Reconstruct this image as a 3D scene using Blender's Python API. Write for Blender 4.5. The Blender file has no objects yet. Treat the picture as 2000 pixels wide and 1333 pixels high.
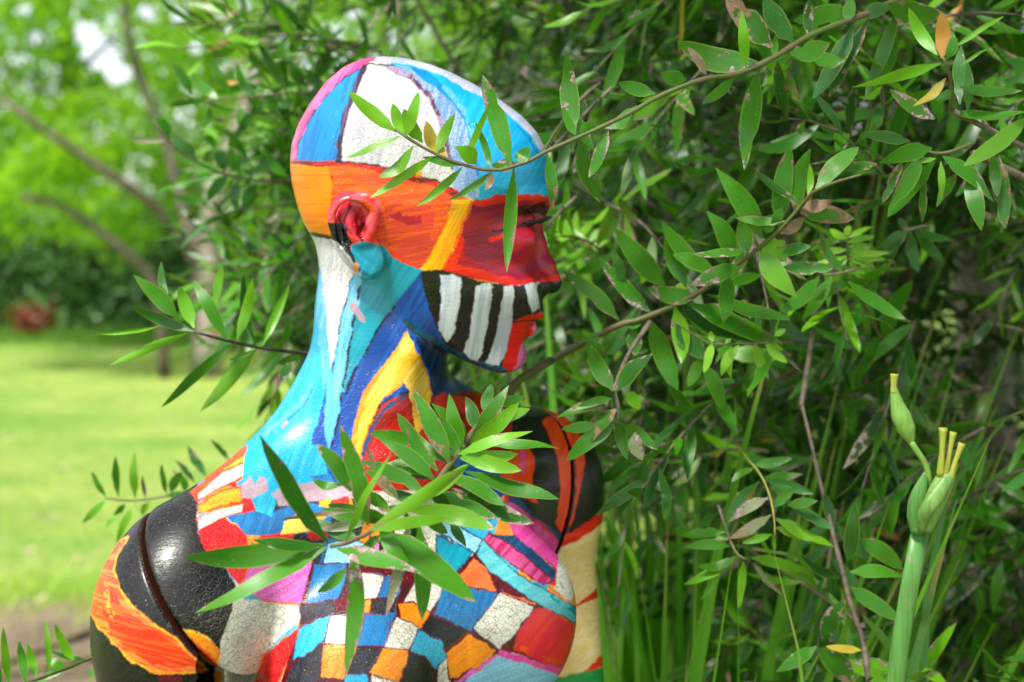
import bpy, math, random
import numpy as np
from mathutils import Vector, Matrix

SC = bpy.context.scene
COL = SC.collection
random.seed(7)
RNG = np.random.default_rng(7)
rad = math.radians

# ------------------------------------------------------------------ camera
CAM_D, CAM_H, FPX = 1.10, 1.40, 50.0 / 36.0 * 2000.0
cam_data = bpy.data.cameras.new("camera")
cam = bpy.data.objects.new("camera", cam_data)
COL.objects.link(cam)
cam.location = (0, -CAM_D, CAM_H)
cam.rotation_euler = (rad(90), 0, 0)
cam_data.lens = 50
cam_data.sensor_width = 36
cam_data.shift_y = -(666.5 - 415) / 2000.0
cam_data.clip_start = 0.02
cam_data.clip_end = 400
cam_data.dof.use_dof = True
cam_data.dof.focus_distance = 1.0
cam_data.dof.aperture_fstop = 5.6
SC.camera = cam

# ------------------------------------------------------------------ sky, sun, exposure
SUN_EL, SUN_AZ = 58.0, 212.0        # degrees; azimuth measured clockwise from +Y
world = bpy.data.worlds.new("World")
SC.world = world
world.use_nodes = True
wn, wl = world.node_tree.nodes, world.node_tree.links
wn.clear()
w_out = wn.new("ShaderNodeOutputWorld")
w_bg = wn.new("ShaderNodeBackground")
w_sky = wn.new("ShaderNodeTexSky")
w_sky.sky_type = 'NISHITA'
w_sky.sun_disc = False
w_sky.sun_elevation = rad(SUN_EL)
w_sky.sun_rotation = rad(SUN_AZ)
w_sky.air_density = 1.0
w_sky.dust_density = 1.0
w_hsv = wn.new("ShaderNodeHueSaturation")      # thin bright cloud: the blue is nearly washed out
w_hsv.inputs["Saturation"].default_value = 0.35
w_bg.inputs["Strength"].default_value = 0.115
wl.new(w_sky.outputs[0], w_hsv.inputs["Color"])
wl.new(w_hsv.outputs[0], w_bg.inputs["Color"])
wl.new(w_bg.outputs[0], w_out.inputs["Surface"])

sun_data = bpy.data.lights.new("sun", 'SUN')
sun_data.energy = 3.3
sun_data.angle = rad(11)
sun_data.color = (1.0, 0.95, 0.87)
sun = bpy.data.objects.new("sun", sun_data)
COL.objects.link(sun)
sd = Vector((math.sin(rad(SUN_AZ)) * math.cos(rad(SUN_EL)),
             math.cos(rad(SUN_AZ)) * math.cos(rad(SUN_EL)), math.sin(rad(SUN_EL))))
sun.rotation_euler = sd.to_track_quat('Z', 'Y').to_euler()
sun.location = (-3, -3, 8)

SC.view_settings.view_transform = 'Standard'
SC.view_settings.look = 'None'
SC.view_settings.exposure = 1.14
SC.view_settings.gamma = 1.0
SC.view_settings.use_curve_mapping = False
SC.render.engine = 'CYCLES'
SC.cycles.use_denoising = True
SC.cycles.max_bounces = 8
SC.cycles.transmission_bounces = 6
SC.cycles.diffuse_bounces = 4


# ------------------------------------------------------------------ helpers
def at(px, py, Y):
    """A point of the place seen at (px, py) of the 2000 x 1333 photograph, Y metres behind the mannequin's middle."""
    d = (Y + CAM_D) / FPX
    return Vector(((px - 1000) * d, Y, CAM_H - (py - 415) * d))


def lin(c):
    c = np.asarray(c, dtype=np.float64)
    return np.where(c <= 0.04045, c / 12.92, ((c + 0.055) / 1.055) ** 2.4)


def empty(name, loc, label=None, cat=None, group=None):
    o = bpy.data.objects.new(name, None)
    COL.objects.link(o)
    o.location = loc
    o.empty_display_size = 0.1
    tag(o, label, cat, group)
    return o


def tag(o, label=None, cat=None, group=None, kind=None):
    if label: o["label"] = label
    if cat: o["category"] = cat
    if group: o["group"] = group
    if kind: o["kind"] = kind
    return o


def link_mesh(name, me, parent=None, loc=None):
    o = bpy.data.objects.new(name, me)
    COL.objects.link(o)
    if parent is not None:
        o.parent = parent
    if loc is not None:
        o.location = loc
    return o


def np_mesh(name, V, F, mat=None, smooth=True):
    """V (n,3); F (m,k) array of equal-sided faces."""
    V = np.ascontiguousarray(V, dtype=np.float32)
    F = np.ascontiguousarray(F, dtype=np.int32)
    me = bpy.data.meshes.new(name)
    k = F.shape[1]
    me.vertices.add(len(V))
    me.vertices.foreach_set("co", V.ravel())
    me.loops.add(F.size)
    me.loops.foreach_set("vertex_index", F.ravel())
    me.polygons.add(len(F))
    me.polygons.foreach_set("loop_start", np.arange(len(F), dtype=np.int32) * k)
    if smooth:
        me.polygons.foreach_set("use_smooth", np.ones(len(F), dtype=bool))
    me.update(calc_edges=True)
    if mat: me.materials.append(mat)
    return me


def tube_arrays(pts, radii, seg=8, cap=True):
    """Tapered tube along a polyline: V, quads."""
    pts = [Vector(p) for p in pts]
    n = len(pts)
    V = []
    up = Vector((0.13, 0.31, 0.94))
    for i, p in enumerate(pts):
        t = (pts[min(i + 1, n - 1)] - pts[max(i - 1, 0)]).normalized()
        a = t.cross(up)
        if a.length < 0.05:
            a = t.cross(Vector((1, 0, 0)))
        a.normalize()
        b = t.cross(a).normalized()
        for j in range(seg):
            an = 2 * math.pi * j / seg
            V.append(p + (a * math.cos(an) + b * math.sin(an)) * radii[i])
    F = []
    for i in range(n - 1):
        for j in range(seg):
            j2 = (j + 1) % seg
            F.append((i * seg + j, i * seg + j2, (i + 1) * seg + j2, (i + 1) * seg + j))
    if cap:
        for i, flip in ((0, True), (n - 1, False)):
            c = len(V)
            V.append(pts[i])
            for j in range(0, seg, 2):
                q = [i * seg + j, i * seg + (j + 1) % seg, i * seg + (j + 2) % seg]
                if flip: q.reverse()
                F.append((c, q[0], q[1], q[2]))
    return np.array([tuple(v) for v in V], dtype=np.float32), np.array(F, dtype=np.int32)


def smooth_line(pts, n):
    """Smooth curve through a list of vectors, resampled to n points evenly along its length."""
    P = [Vector(p) for p in pts]
    m = len(P) - 1
    if m == 1:
        return [P[0].lerp(P[1], i / (n - 1)) for i in range(n)]
    T = []
    for k in range(m + 1):
        d = P[min(k + 1, m)] - P[max(k - 1, 0)]
        T.append(d.normalized() if d.length > 1e-9 else Vector((0, 0, 1)))
    S = [max((P[k + 1] - P[k]).length, 1e-9) for k in range(m)]
    tot = sum(S)
    out, k, acc = [], 0, 0.0
    for i in range(n):
        d = i / (n - 1) * tot
        while k < m - 1 and d > acc + S[k]:
            acc += S[k]; k += 1
        u = min(max((d - acc) / S[k], 0), 1)
        a, b = T[k] * S[k], T[k + 1] * S[k]
        out.append(P[k] * (2 * u ** 3 - 3 * u * u + 1) + a * (u ** 3 - 2 * u * u + u) + P[k + 1] * (3 * u * u - 2 * u ** 3) + b * (u ** 3 - u * u))
    return out


class Acc:
    """Collects arrays of quads into one mesh."""
    def __init__(self):
        self.V, self.F, self.n, self.attr = [], [], 0, {}

    def add(self, V, F, **attrs):
        self.V.append(np.asarray(V, dtype=np.float32))
        self.F.append(np.asarray(F, dtype=np.int32) + self.n)
        self.n += len(V)
        for k, v in attrs.items():
            self.attr.setdefault(k, []).append(np.asarray(v, dtype=np.float32))

    def mesh(self, name, mat, smooth=True):
        me = np_mesh(name, np.concatenate(self.V), np.concatenate(self.F), mat, smooth)
        for k, lst in self.attr.items():
            a = np.concatenate(lst)
            if a.ndim == 1:
                at_ = me.attributes.new(k, 'FLOAT', 'POINT')
                at_.data.foreach_set("value", a.astype(np.float32))
            elif a.shape[1] == 2:
                at_ = me.attributes.new(k, 'FLOAT2', 'POINT')
                at_.data.foreach_set("vector", a.astype(np.float32).ravel())
            else:
                at_ = me.attributes.new(k, 'FLOAT_COLOR', 'POINT')
                if a.shape[1] == 3:
                    a = np.concatenate([a, np.ones((len(a), 1))], axis=1)
                at_.data.foreach_set("color", a.astype(np.float32).ravel())
        return me


# ------------------------------------------------------------------ materials
class Mat:
    """Small wrapper to write node trees briefly."""
    def __init__(self, name):
        self.m = bpy.data.materials.new(name)
        self.m.use_nodes = True
        self.t = self.m.node_tree
        self.t.nodes.clear()
        self.out = self.t.nodes.new("ShaderNodeOutputMaterial")

    def n(self, typ, ins=None, **kw):
        nd = self.t.nodes.new("ShaderNode" + typ)
        for k, v in kw.items():
            setattr(nd, k, v)
        for k, v in (ins or {}).items():
            s = nd.inputs[k]
            if isinstance(v, bpy.types.NodeSocket):
                self.t.links.new(v, s)
            else:
                s.default_value = v
        return nd

    def math(self, op, a, b=0.0, c=0.0, clamp=False):
        return self.n("Math", {0: a, 1: b, 2: c}, operation=op, use_clamp=clamp).outputs[0]

    def mix(self, fac, a, b, blend='MIX'):
        nd = self.n("Mix", data_type='RGBA', blend_type=blend)
        for i, v in ((0, fac), (6, a), (7, b)):
            if isinstance(v, bpy.types.NodeSocket):
                self.t.links.new(v, nd.inputs[i])
            else:
                nd.inputs[i].default_value = v if i == 0 else (tuple(v) + (1,) if len(v) == 3 else v)
        return nd.outputs[2]

    def ramp(self, fac, lo, hi):
        nd = self.n("MapRange", {0: fac, 1: lo, 2: hi, 3: 0.0, 4: 1.0}, clamp=True)
        nd.interpolation_type = 'SMOOTHSTEP'
        return nd.outputs[0]

    def noise(self, vec, scale, detail=3.0, rough=0.55, out=0):
        return self.n("TexNoise", {"Vector": vec, "Scale": scale, "Detail": detail, "Roughness": rough}).outputs[out]

    def surf(self, sh):
        self.t.links.new(sh, self.out.inputs["Surface"])
        return self.m


def leaf_material(name, per_object, gloss=0.26, trans=0.27, veins=True):
    """Lance-shaped leaf: green lamina with pale rim, fine parallel veins, grey-brown scars that grow from the edge.
    'tint' and 'damage' come from the object (single leaves) or from the mesh (joined foliage)."""
    M = Mat(name)
    at_type = 'OBJECT' if per_object else 'GEOMETRY'
    tint = M.n("Attribute", attribute_name="tint", attribute_type=at_type).outputs["Color"]
    dam = M.n("Attribute", attribute_name="damage", attribute_type=at_type).outputs["Fac"]
    uv = M.n("Attribute", attribute_name="leaf_uv", attribute_type='GEOMETRY').outputs["Vector"]
    sx = M.n("SeparateXYZ", {0: uv})
    u, v = sx.outputs[0], sx.outputs[1]
    av = M.math('ABSOLUTE', v)
    geo = M.n("NewGeometry")
    pos = geo.outputs["Position"]
    big = M.noise(pos, 38.0, 3.0)
    fine = M.noise(pos, 420.0, 3.0, 0.65)
    # lamina
    hs = M.n("HueSaturation", {"Hue": M.math('ADD', 0.5, M.math('MULTIPLY', M.math('SUBTRACT', big, 0.5), 0.05)),
                               "Value": M.math('ADD', 0.8, M.math('MULTIPLY', big, 0.4)), "Color": tint})
    col = hs.outputs[0]
    # veins run along the leaf
    vv = M.n("CombineXYZ", {0: M.math('MULTIPLY', u, 1.5), 1: M.math('MULTIPLY', v, 16.0), 2: 0.0}).outputs[0]
    vein = M.noise(vv, 1.0, 1.0)
    col = M.mix(M.math('MULTIPLY', M.ramp(vein, 0.5, 0.7), 0.22), col, (0.16, 0.34, 0.07))
    rim = M.ramp(av, 0.86, 0.98)
    col = M.mix(M.math('MULTIPLY', rim, 0.5), col, (0.26, 0.36, 0.05))
    # scars
    wob = M.noise(pos, 95.0, 4.0, 0.6)
    edge = M.math('ADD', M.math('MULTIPLY', av, 0.16), M.math('MULTIPLY', M.math('ABSOLUTE', M.math('SUBTRACT', u, 0.45)), 0.16))
    sc = M.math('ADD', wob, edge)
    thr = M.math('SUBTRACT', 0.86, M.math('MULTIPLY', dam, 0.28))
    scar = M.ramp(M.math('SUBTRACT', sc, thr), 0.0, 0.012)
    ring = M.math('SUBTRACT', M.ramp(M.math('SUBTRACT', sc, thr), -0.02, 0.0), scar, clamp=True)
    scol = M.mix(M.ramp(fine, 0.35, 0.65), (0.075, 0.05, 0.045), (0.40, 0.34, 0.32))
    scol = M.mix(M.ramp(M.noise(pos, 160.0), 0.45, 0.6), scol, (0.22, 0.15, 0.12))
    hue = M.ramp(M.noise(pos, 14.0, 1.0), 0.44, 0.56)
    scol = M.mix(M.math('MULTIPLY', hue, 0.75), scol, (0.20, 0.115, 0.05))
    col = M.mix(M.math('MULTIPLY', ring, 0.55), col, (0.09, 0.06, 0.015))
    col = M.mix(scar, col, scol)
    # pale specks
    vor = M.n("TexVoronoi", {"Vector": pos, "Scale": 330.0}).outputs["Distance"]
    spk = M.math('MULTIPLY', M.ramp(vor, 0.16, 0.08), M.ramp(big, 0.5, 0.62))
    col = M.mix(M.math('MULTIPLY', spk, 0.6), col, (0.4, 0.42, 0.24))
    h = M.math('ADD', M.math('MULTIPLY', vein, 0.5), M.math('MULTIPLY', M.math('MULTIPLY', scar, fine), 1.2))
    bump = M.n("Bump", {"Strength": 0.35, "Distance": 0.0006, "Height": h}).outputs[0]
    rough = M.math('ADD', gloss, M.math('ADD', M.math('MULTIPLY', scar, 0.4), M.math('MULTIPLY', big, 0.12)))
    pr = M.n("BsdfPrincipled", {"Base Color": col, "Roughness": rough, "Normal": bump, "Specular IOR Level": 0.45})
    tcol = M.mix(1.0, col, (1.5, 1.55, 0.55), 'MULTIPLY')
    tr = M.n("BsdfTranslucent", {"Color": tcol})
    f = M.math('MULTIPLY', M.math('SUBTRACT', 1.0, scar), trans)
    mx = M.n("MixShader", {0: f, 1: pr.outputs[0], 2: tr.outputs[0]})
    return M.surf(mx.outputs[0])


def plain_leaf_material(name, c1, c2, trans=0.5, scale=3.0):
    """Small leaves of far crowns: colour varies clump by clump."""
    M = Mat(name)
    pos = M.n("NewGeometry").outputs["Position"]
    ri = M.n("NewGeometry").outputs["Random Per Island"]
    a = M.noise(pos, scale, 3.0)
    f = M.math('ADD', M.math('MULTIPLY', M.ramp(a, 0.35, 0.65), 0.6), M.math('MULTIPLY', ri, 0.4))
    col = M.mix(f, c1, c2)
    pr = M.n("BsdfPrincipled", {"Base Color": col, "Roughness": 0.42})
    tr = M.n("BsdfTranslucent", {"Color": M.mix(1.0, col, (1.5, 1.5, 0.6), 'MULTIPLY')})
    mx = M.n("MixShader", {0: trans, 1: pr.outputs[0], 2: tr.outputs[0]})
    return M.surf(mx.outputs[0])


def bark_material(name, c1, c2, scale=40.0, stretch=0.25):
    M = Mat(name)
    tc = M.n("TexCoord").outputs["Object"]
    mp = M.n("Mapping", {"Vector": tc, "Scale": (1, 1, stretch)}).outputs[0]
    a = M.noise(mp, scale, 5.0, 0.65)
    b = M.noise(tc, scale * 0.2, 3.0)
    col = M.mix(M.ramp(a, 0.35, 0.65), c1, c2)
    col = M.mix(M.math('MULTIPLY', M.ramp(b, 0.5, 0.7), 0.5), col, (0.10, 0.13, 0.05))
    bump = M.n("Bump", {"Strength": 0.6, "Distance": 0.3 / scale, "Height": a}).outputs[0]
    pr = M.n("BsdfPrincipled", {"Base Color": col, "Roughness": 0.8, "Normal": bump})
    return M.surf(pr.outputs[0])


def stem_material(name, c1, c2, scale=150.0):
    M = Mat(name)
    pos = M.n("NewGeometry").outputs["Position"]
    a = M.noise(pos, scale, 4.0, 0.6)
    b = M.noise(pos, 22.0, 2.0)
    col = M.mix(M.ramp(M.math('ADD', M.math('MULTIPLY', a, 0.5), M.math('MULTIPLY', b, 0.6)), 0.42, 0.68), c1, c2)
    bump = M.n("Bump", {"Strength": 0.5, "Distance": 0.0008, "Height": a}).outputs[0]
    pr = M.n("BsdfPrincipled", {"Base Color": col, "Roughness": 0.55, "Normal": bump})
    return M.surf(pr.outputs[0])


MAT_LEAF = leaf_material("lance_leaf", True)
MAT_FOLIAGE = leaf_material("lance_foliage", False)
MAT_STEM_GREEN = stem_material("green_stem", (0.075, 0.13, 0.018), (0.12, 0.085, 0.045))
MAT_STEM_BROWN = stem_material("brown_stem", (0.07, 0.05, 0.035), (0.2, 0.16, 0.12))
MAT_STEM_YELLOW = stem_material("yellow_stem", (0.26, 0.28, 0.04), (0.2, 0.16, 0.05))
MAT_BARK_LIMB = bark_material("limb_bark", (0.06, 0.048, 0.036), (0.16, 0.125, 0.095), 14.0)
MAT_BARK_PALE = bark_material("pale_bark", (0.15, 0.12, 0.095), (0.33, 0.28, 0.235), 14.0)
MAT_BARK_DARK = bark_material("dark_bark", (0.05, 0.042, 0.033), (0.15, 0.12, 0.095), 22.0)

# ================================================================== THE GARDEN: lawn, bare soil, hedge, trees
def ground_material():
    M = Mat("lawn_turf")
    pos = M.n("NewGeometry").outputs["Position"]
    a = M.noise(pos, 1.1, 5.0, 0.6)
    b = M.noise(pos, 9.0, 4.0, 0.6)
    f = M.noise(pos, 120.0, 3.0, 0.7)
    col = M.mix(M.ramp(a, 0.35, 0.65), (0.22, 0.40, 0.05), (0.42, 0.53, 0.11))
    col = M.mix(M.math('MULTIPLY', M.ramp(b, 0.48, 0.68), 0.55), col, (0.52, 0.52, 0.22))
    c = M.noise(pos, 0.45, 4.0, 0.65)
    col = M.mix(M.math('MULTIPLY', M.ramp(c, 0.46, 0.62), 0.7), col, (0.15, 0.32, 0.035))
    col = M.mix(M.math('MULTIPLY', M.ramp(M.noise(pos, 3.2, 3.0), 0.55, 0.7), 0.5), col, (0.46, 0.43, 0.20))
    col = M.mix(M.math('MULTIPLY', f, 0.5), col, (0.12, 0.2, 0.03))
    bump = M.n("Bump", {"Strength": 0.8, "Distance": 0.02, "Height": f}).outputs[0]
    return M.surf(M.n("BsdfPrincipled", {"Base Color": col, "Roughness": 0.8, "Normal": bump}).outputs[0])


def soil_material():
    M = Mat("bare_soil")
    pos = M.n("NewGeometry").outputs["Position"]
    a = M.noise(pos, 3.0, 5.0, 0.65)
    f = M.noise(pos, 70.0, 4.0, 0.7)
    col = M.mix(M.ramp(a, 0.35, 0.65), (0.24, 0.175, 0.11), (0.46, 0.36, 0.24))
    col = M.mix(M.math('MULTIPLY', f, 0.5), col, (0.10, 0.065, 0.04))
    bump = M.n("Bump", {"Strength": 1.0, "Distance": 0.03, "Height": f}).outputs[0]
    return M.surf(M.n("BsdfPrincipled", {"Base Color": col, "Roughness": 0.9, "Normal": bump}).outputs[0])


def sheet(name, outline, z, mat):
    n = len(outline)
    c = np.mean(np.array(outline), axis=0)
    V = [(c[0], c[1], z)] + [(x, y, z) for x, y in outline]
    F = [(0, 1 + i, 1 + (i + 1) % n, 0) for i in range(n)]
    me = bpy.data.meshes.new(name)
    me.from_pydata(V, [], [(0, 1 + i, 1 + (i + 1) % n) for i in range(n)])
    me.materials.append(mat)
    return tag(link_mesh(name, me), kind="structure")


MAT_TURF, MAT_SOIL = ground_material(), soil_material()
tag(link_mesh("lawn", np_mesh("lawn", [(-150, -150, 0), (150, -150, 0), (150, 150, 0), (-150, 150, 0)], [(0, 1, 2, 3)], MAT_TURF)), kind="structure")
rs = random.Random(5)
bed = []
for i in range(60):        # planting bed under the shrubs: bare earth with an uneven edge on the lawn side
    an = 2 * math.pi * i / 60
    bed.append((2.6 + 5.2 * math.cos(an) * (1 + .05 * rs.uniform(-1, 1)), 1.2 + 3.4 * math.sin(an) * (1 + .08 * rs.uniform(-1, 1))))
sheet("planting_bed", bed, 0.004, MAT_SOIL)
patch = []
for i in range(200):
    an = 2 * math.pi * i / 200
    patch.append((-1.7 + 1.9 * math.cos(an) * (1 + .10 * rs.uniform(-1, 1) + .06 * math.sin(an * 9)), 3.0 + 1.05 * math.sin(an) * (1 + .16 * rs.uniform(-1, 1) + .08 * math.sin(an * 7))))
sheet("bare_earth", patch, 0.008, MAT_SOIL)


def leaf_cards(P, size, r, bias_up=0.35, asp=0.5):
    """One small folded leaf (two quads would be waste: a bent diamond quad) at each point."""
    n = len(P)
    nrm = r.standard_normal((n, 3)); nrm[:, 2] += bias_up * 2
    nrm /= np.linalg.norm(nrm, axis=1)[:, None]
    a = r.standard_normal((n, 3))
    a -= (a * nrm).sum(1)[:, None] * nrm
    a /= np.linalg.norm(a, axis=1)[:, None]
    b = np.cross(nrm, a)
    s = (size * r.uniform(.65, 1.3, n))[:, None]
    dr = nrm * s * 0.12
    V = np.stack([P - a * s, P + b * s * asp - dr, P + a * s, P - b * s * asp - dr], 1).reshape(-1, 3)
    F = np.arange(n * 4).reshape(n, 4)
    return V, F


# short grass blades over the nearer lawn
r_ = np.random.default_rng(31)
n = 80000
yy = 1.2 + 14.5 * r_.random(n) ** 1.35
xx = -(yy + 2.0) * 0.42 + (yy + 2.0) * 0.62 * r_.random(n)
keep = ((xx + 1.7) / 1.75) ** 2 + ((yy - 3.0) / .95) ** 2 > 1 - 0.5 * r_.random(n)
keep |= r_.random(n) < .22
xx, yy = xx[keep], yy[keep]; n = len(xx)
hgt = r_.uniform(.02, .05, n); an = r_.random(n) * 6.283; w = r_.uniform(.0015, .003, n)
base = np.stack([xx, yy, np.full(n, .0)], 1)
tipv = base + np.stack([np.cos(an + 1) * hgt * .6, np.sin(an + 1) * hgt * .6, hgt], 1)
sdv = np.stack([np.cos(an) * w, np.sin(an) * w, np.zeros(n)], 1)
V = np.stack([base - sdv, base + sdv, tipv], 1).reshape(-1, 3)
MAT_GRASS = plain_leaf_material("grass_blade", (0.20, 0.42, 0.03), (0.50, 0.57, 0.12), .35, 1.1)
tag(link_mesh("grass", np_mesh("grass", V, np.arange(n * 3).reshape(n, 3), MAT_GRASS)), kind="stuff")
# tufts that straggle over the edge of the bare earth
n = 16000
an = r_.random(n) * 6.283; ro = 1 + r_.normal(.04, .16, n)
xx, yy = -1.7 + 1.9 * np.cos(an) * ro, 3.0 + 1.05 * np.sin(an) * ro
tq = r_.integers(0, 900, n)                        # gathered in tufts
xx = xx[tq] + r_.normal(0, .05, n); yy = yy[tq] + r_.normal(0, .04, n)
hgt = r_.uniform(.03, .08, n); an = r_.random(n) * 6.283; w = r_.uniform(.002, .004, n)
base = np.stack([xx, yy, np.zeros(n)], 1)
tipv = base + np.stack([np.cos(an + 1) * hgt * .7, np.sin(an + 1) * hgt * .7, hgt], 1)
sdv = np.stack([np.cos(an) * w, np.sin(an) * w, np.zeros(n)], 1)
tag(link_mesh("grass", np_mesh("grass", np.stack([base - sdv, base + sdv, tipv], 1).reshape(-1, 3), np.arange(n * 3).reshape(n, 3), MAT_GRASS)), kind="stuff")
# longer grass along the foot of the hedge
n = 9000
xx = r_.uniform(-7.5, 0.5, n); yy = 14.2 + r_.normal(0, .22, n)
hgt = r_.uniform(.06, .2, n); an = r_.random(n) * 6.283; w = r_.uniform(.004, .008, n)
base = np.stack([xx, yy, np.zeros(n)], 1)
tipv = base + np.stack([np.cos(an + 1) * hgt * .5, np.sin(an + 1) * hgt * .5, hgt], 1)
sdv = np.stack([np.cos(an) * w, np.sin(an) * w, np.zeros(n)], 1)
MAT_GRASS2 = plain_leaf_material("long_grass", (0.10, 0.26, 0.02), (0.2, 0.38, 0.05), .4, 1.0)
tag(link_mesh("long_grass", np_mesh("long_grass", np.stack([base - sdv, base + sdv, tipv], 1).reshape(-1, 3), np.arange(n * 3).reshape(n, 3), MAT_GRASS2)), kind="stuff")

# hedge along the far side of the lawn
MAT_HEDGE = plain_leaf_material("hedge_leaf", (0.045, 0.13, 0.03), (0.11, 0.26, 0.065), .35, 2.2)
MAT_CORE = simple = None


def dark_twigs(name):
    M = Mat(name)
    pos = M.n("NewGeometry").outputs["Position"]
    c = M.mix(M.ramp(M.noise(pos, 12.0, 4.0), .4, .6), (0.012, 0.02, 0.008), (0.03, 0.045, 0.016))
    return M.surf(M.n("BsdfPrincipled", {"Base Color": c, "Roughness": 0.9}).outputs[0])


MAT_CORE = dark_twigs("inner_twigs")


def box_arrays(x0, x1, y0, y1, z0, z1):
    V = [(x, y, z) for x in (x0, x1) for y in (y0, y1) for z in (z0, z1)]
    F = [(0, 1, 3, 2), (4, 6, 7, 5), (0, 4, 5, 1), (2, 3, 7, 6), (0, 2, 6, 4), (1, 5, 7, 3)]
    return np.array(V, float), np.array(F)


def hedge(label, x0, x1, y, depth, h, n, seed):
    r = np.random.default_rng(seed)
    root = empty("hedge", ((x0 + x1) / 2, y, 0), label, "hedge")
    o = np.array(root.location)
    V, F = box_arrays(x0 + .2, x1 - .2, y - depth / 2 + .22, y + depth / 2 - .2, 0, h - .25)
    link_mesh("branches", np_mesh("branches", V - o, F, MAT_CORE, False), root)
    xs = r.uniform(x0, x1, n)
    top = r.random(n) < .3
    bump = 0.14 * np.sin(xs * 2.1 + 1) + 0.10 * np.sin(xs * 5.3)
    ys = np.where(top, r.uniform(y - depth / 2, y + depth / 2, n), y - depth / 2 + r.normal(0.05, .10, n) + bump * .6)
    zs = np.where(top, h + r.normal(-.05, .08, n) + bump, r.uniform(0.02, h, n))
    V, F = leaf_cards(np.stack([xs, ys, zs], 1), .055, r, .2, .55)
    tag(link_mesh("foliage", np_mesh("foliage", V - o, F, MAT_HEDGE), root), kind="stuff")
    return root


hedge("clipped dark green hedge running along the far edge of the lawn", -10.5, 2.5, 15.6, 1.6, 1.55, 26000, 4)

# small reddish bush against the hedge
MAT_RED = plain_leaf_material("copper_leaf", (0.16, 0.035, 0.022), (0.30, 0.07, 0.045), .3, 6.0)
p = at(60, 650, 14.2)
rb = empty("red_bush", (p.x, 14.2, 0), "low copper-red bush at the foot of the hedge", "bush")
r_ = np.random.default_rng(9)
q = r_.standard_normal((420, 3)) * np.array([.11, .09, .09]) + np.array([0, 0, .24])
V, F = leaf_cards(q, .035, r_)
tag(link_mesh("foliage", np_mesh("foliage", V, F, MAT_RED), rb), kind="stuff")
for k in range(5):
    V, F = tube_arrays([(0, 0, 0), (.03 * math.cos(k * 1.3), .03 * math.sin(k * 1.3), .1), (.09 * math.cos(k * 1.3), .09 * math.sin(k * 1.3), .26)], [.008, .006, .003], 5)
    link_mesh("stem", np_mesh("stem", V, F, MAT_BARK_DARK), rb)

# trees
MAT_CROWN_A = plain_leaf_material("bright_tree_leaf", (0.11, 0.29, 0.012), (0.30, 0.50, 0.03), .62, .9)
MAT_CROWN_B = plain_leaf_material("green_tree_leaf", (0.075, 0.21, 0.014), (0.22, 0.42, 0.03), .58, .7)
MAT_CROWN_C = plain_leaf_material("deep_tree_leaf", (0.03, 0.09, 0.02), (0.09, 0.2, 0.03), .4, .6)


def grow_crown(r, centres, radii, n, leaf, gaps=()):
    """Leaves gathered in twiggy clumps round the given centres."""
    ncl = max(n // 26, 1)
    c = np.array(centres, float); k = r.integers(0, len(c), ncl)
    d = r.standard_normal((ncl, 3)); d /= np.linalg.norm(d, axis=1)[:, None]
    cl = c[k] + d * (r.random((ncl, 1)) ** .45) * np.array(radii)[k][:, None] * np.array([1, 1, .72])
    P = cl[r.integers(0, ncl, n)] + r.standard_normal((n, 3)) * leaf * np.array([2.6, 2.6, 1.5])
    ok = np.ones(len(P), bool)
    for (g, gr, ax) in gaps:                   # openings in the canopy where the sky comes through
        g = np.array(g); ax = np.array(ax, float); ax /= np.linalg.norm(ax)
        dv = P - g
        dv = dv - (dv @ ax)[:, None] * ax
        ok &= np.linalg.norm(dv, axis=1) > gr * r.uniform(.75, 1.25, len(P))
    return leaf_cards(P[ok], leaf, r, .5, .5)


def tree(label, x, y, stems, clumps, n, leaf, mat, bark, seed, gaps=(), group=None):
    root = empty("tree", (x, y, 0), label, "tree", group)
    o = np.array(root.location)
    r = np.random.default_rng(seed)
    for i, (pts, r0, r1) in enumerate(stems):
        L = smooth_line(pts, 14)
        rr = [r0 + (r1 - r0) * (j / 13) ** .8 for j in range(14)]
        V, F = tube_arrays(L, rr, 10)
        link_mesh("trunk" if i == 0 else "limb", np_mesh("trunk", V - o, F, bark if i == 0 else (MAT_BARK_LIMB if bark is MAT_BARK_PALE else bark)), root)
    V, F = grow_crown(r, [c[:3] for c in clumps], [c[3] for c in clumps], n, leaf, gaps)
    tag(link_mesh("crown", np_mesh("crown", V - o, F, mat), root), kind="stuff")
    return root


def ats(lst, Y, z0=None):
    out = [at(px, py, Y) for px, py in lst]
    return out


# the pale many-stemmed tree beyond the lawn
Y = 11.0
b0 = at(408, 640, Y)
base = Vector((b0.x, Y, 0))
SKYGAP = at(195, 105, 12.0)
gaps = [(tuple(at(gx, gy, 12)), gr, tuple(at(gx, gy, 12) - Vector(cam.location))) for gx, gy, gr in
        ((345, 30, .10), (380, 95, .09), (455, 60, .10), (520, 120, .11), (560, 70, .12), (600, 130, .09), (640, 60, .10), (50, 20, .08), (75, 75, .09),
         (110, 45, .05), (215, 35, .07), (430, 130, .07), (480, 10, .06), (690, 25, .10), (20, 110, .05), (255, 60, .06), (300, 80, .05), (330, 480, .04), (190, 420, .035))]
gaps += [(tuple(SKYGAP), .27, tuple(SKYGAP - Vector(cam.location))), (tuple(at(232, 145, 12)), .20, tuple(at(230, 140, 12) - Vector(cam.location))),
        (tuple(at(165, 70, 12)), .19, tuple(at(165, 70, 12) - Vector(cam.location))),
        (tuple(at(285, 25, 12)), .12, tuple(at(285, 25, 12) - Vector(cam.location)))]
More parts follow.
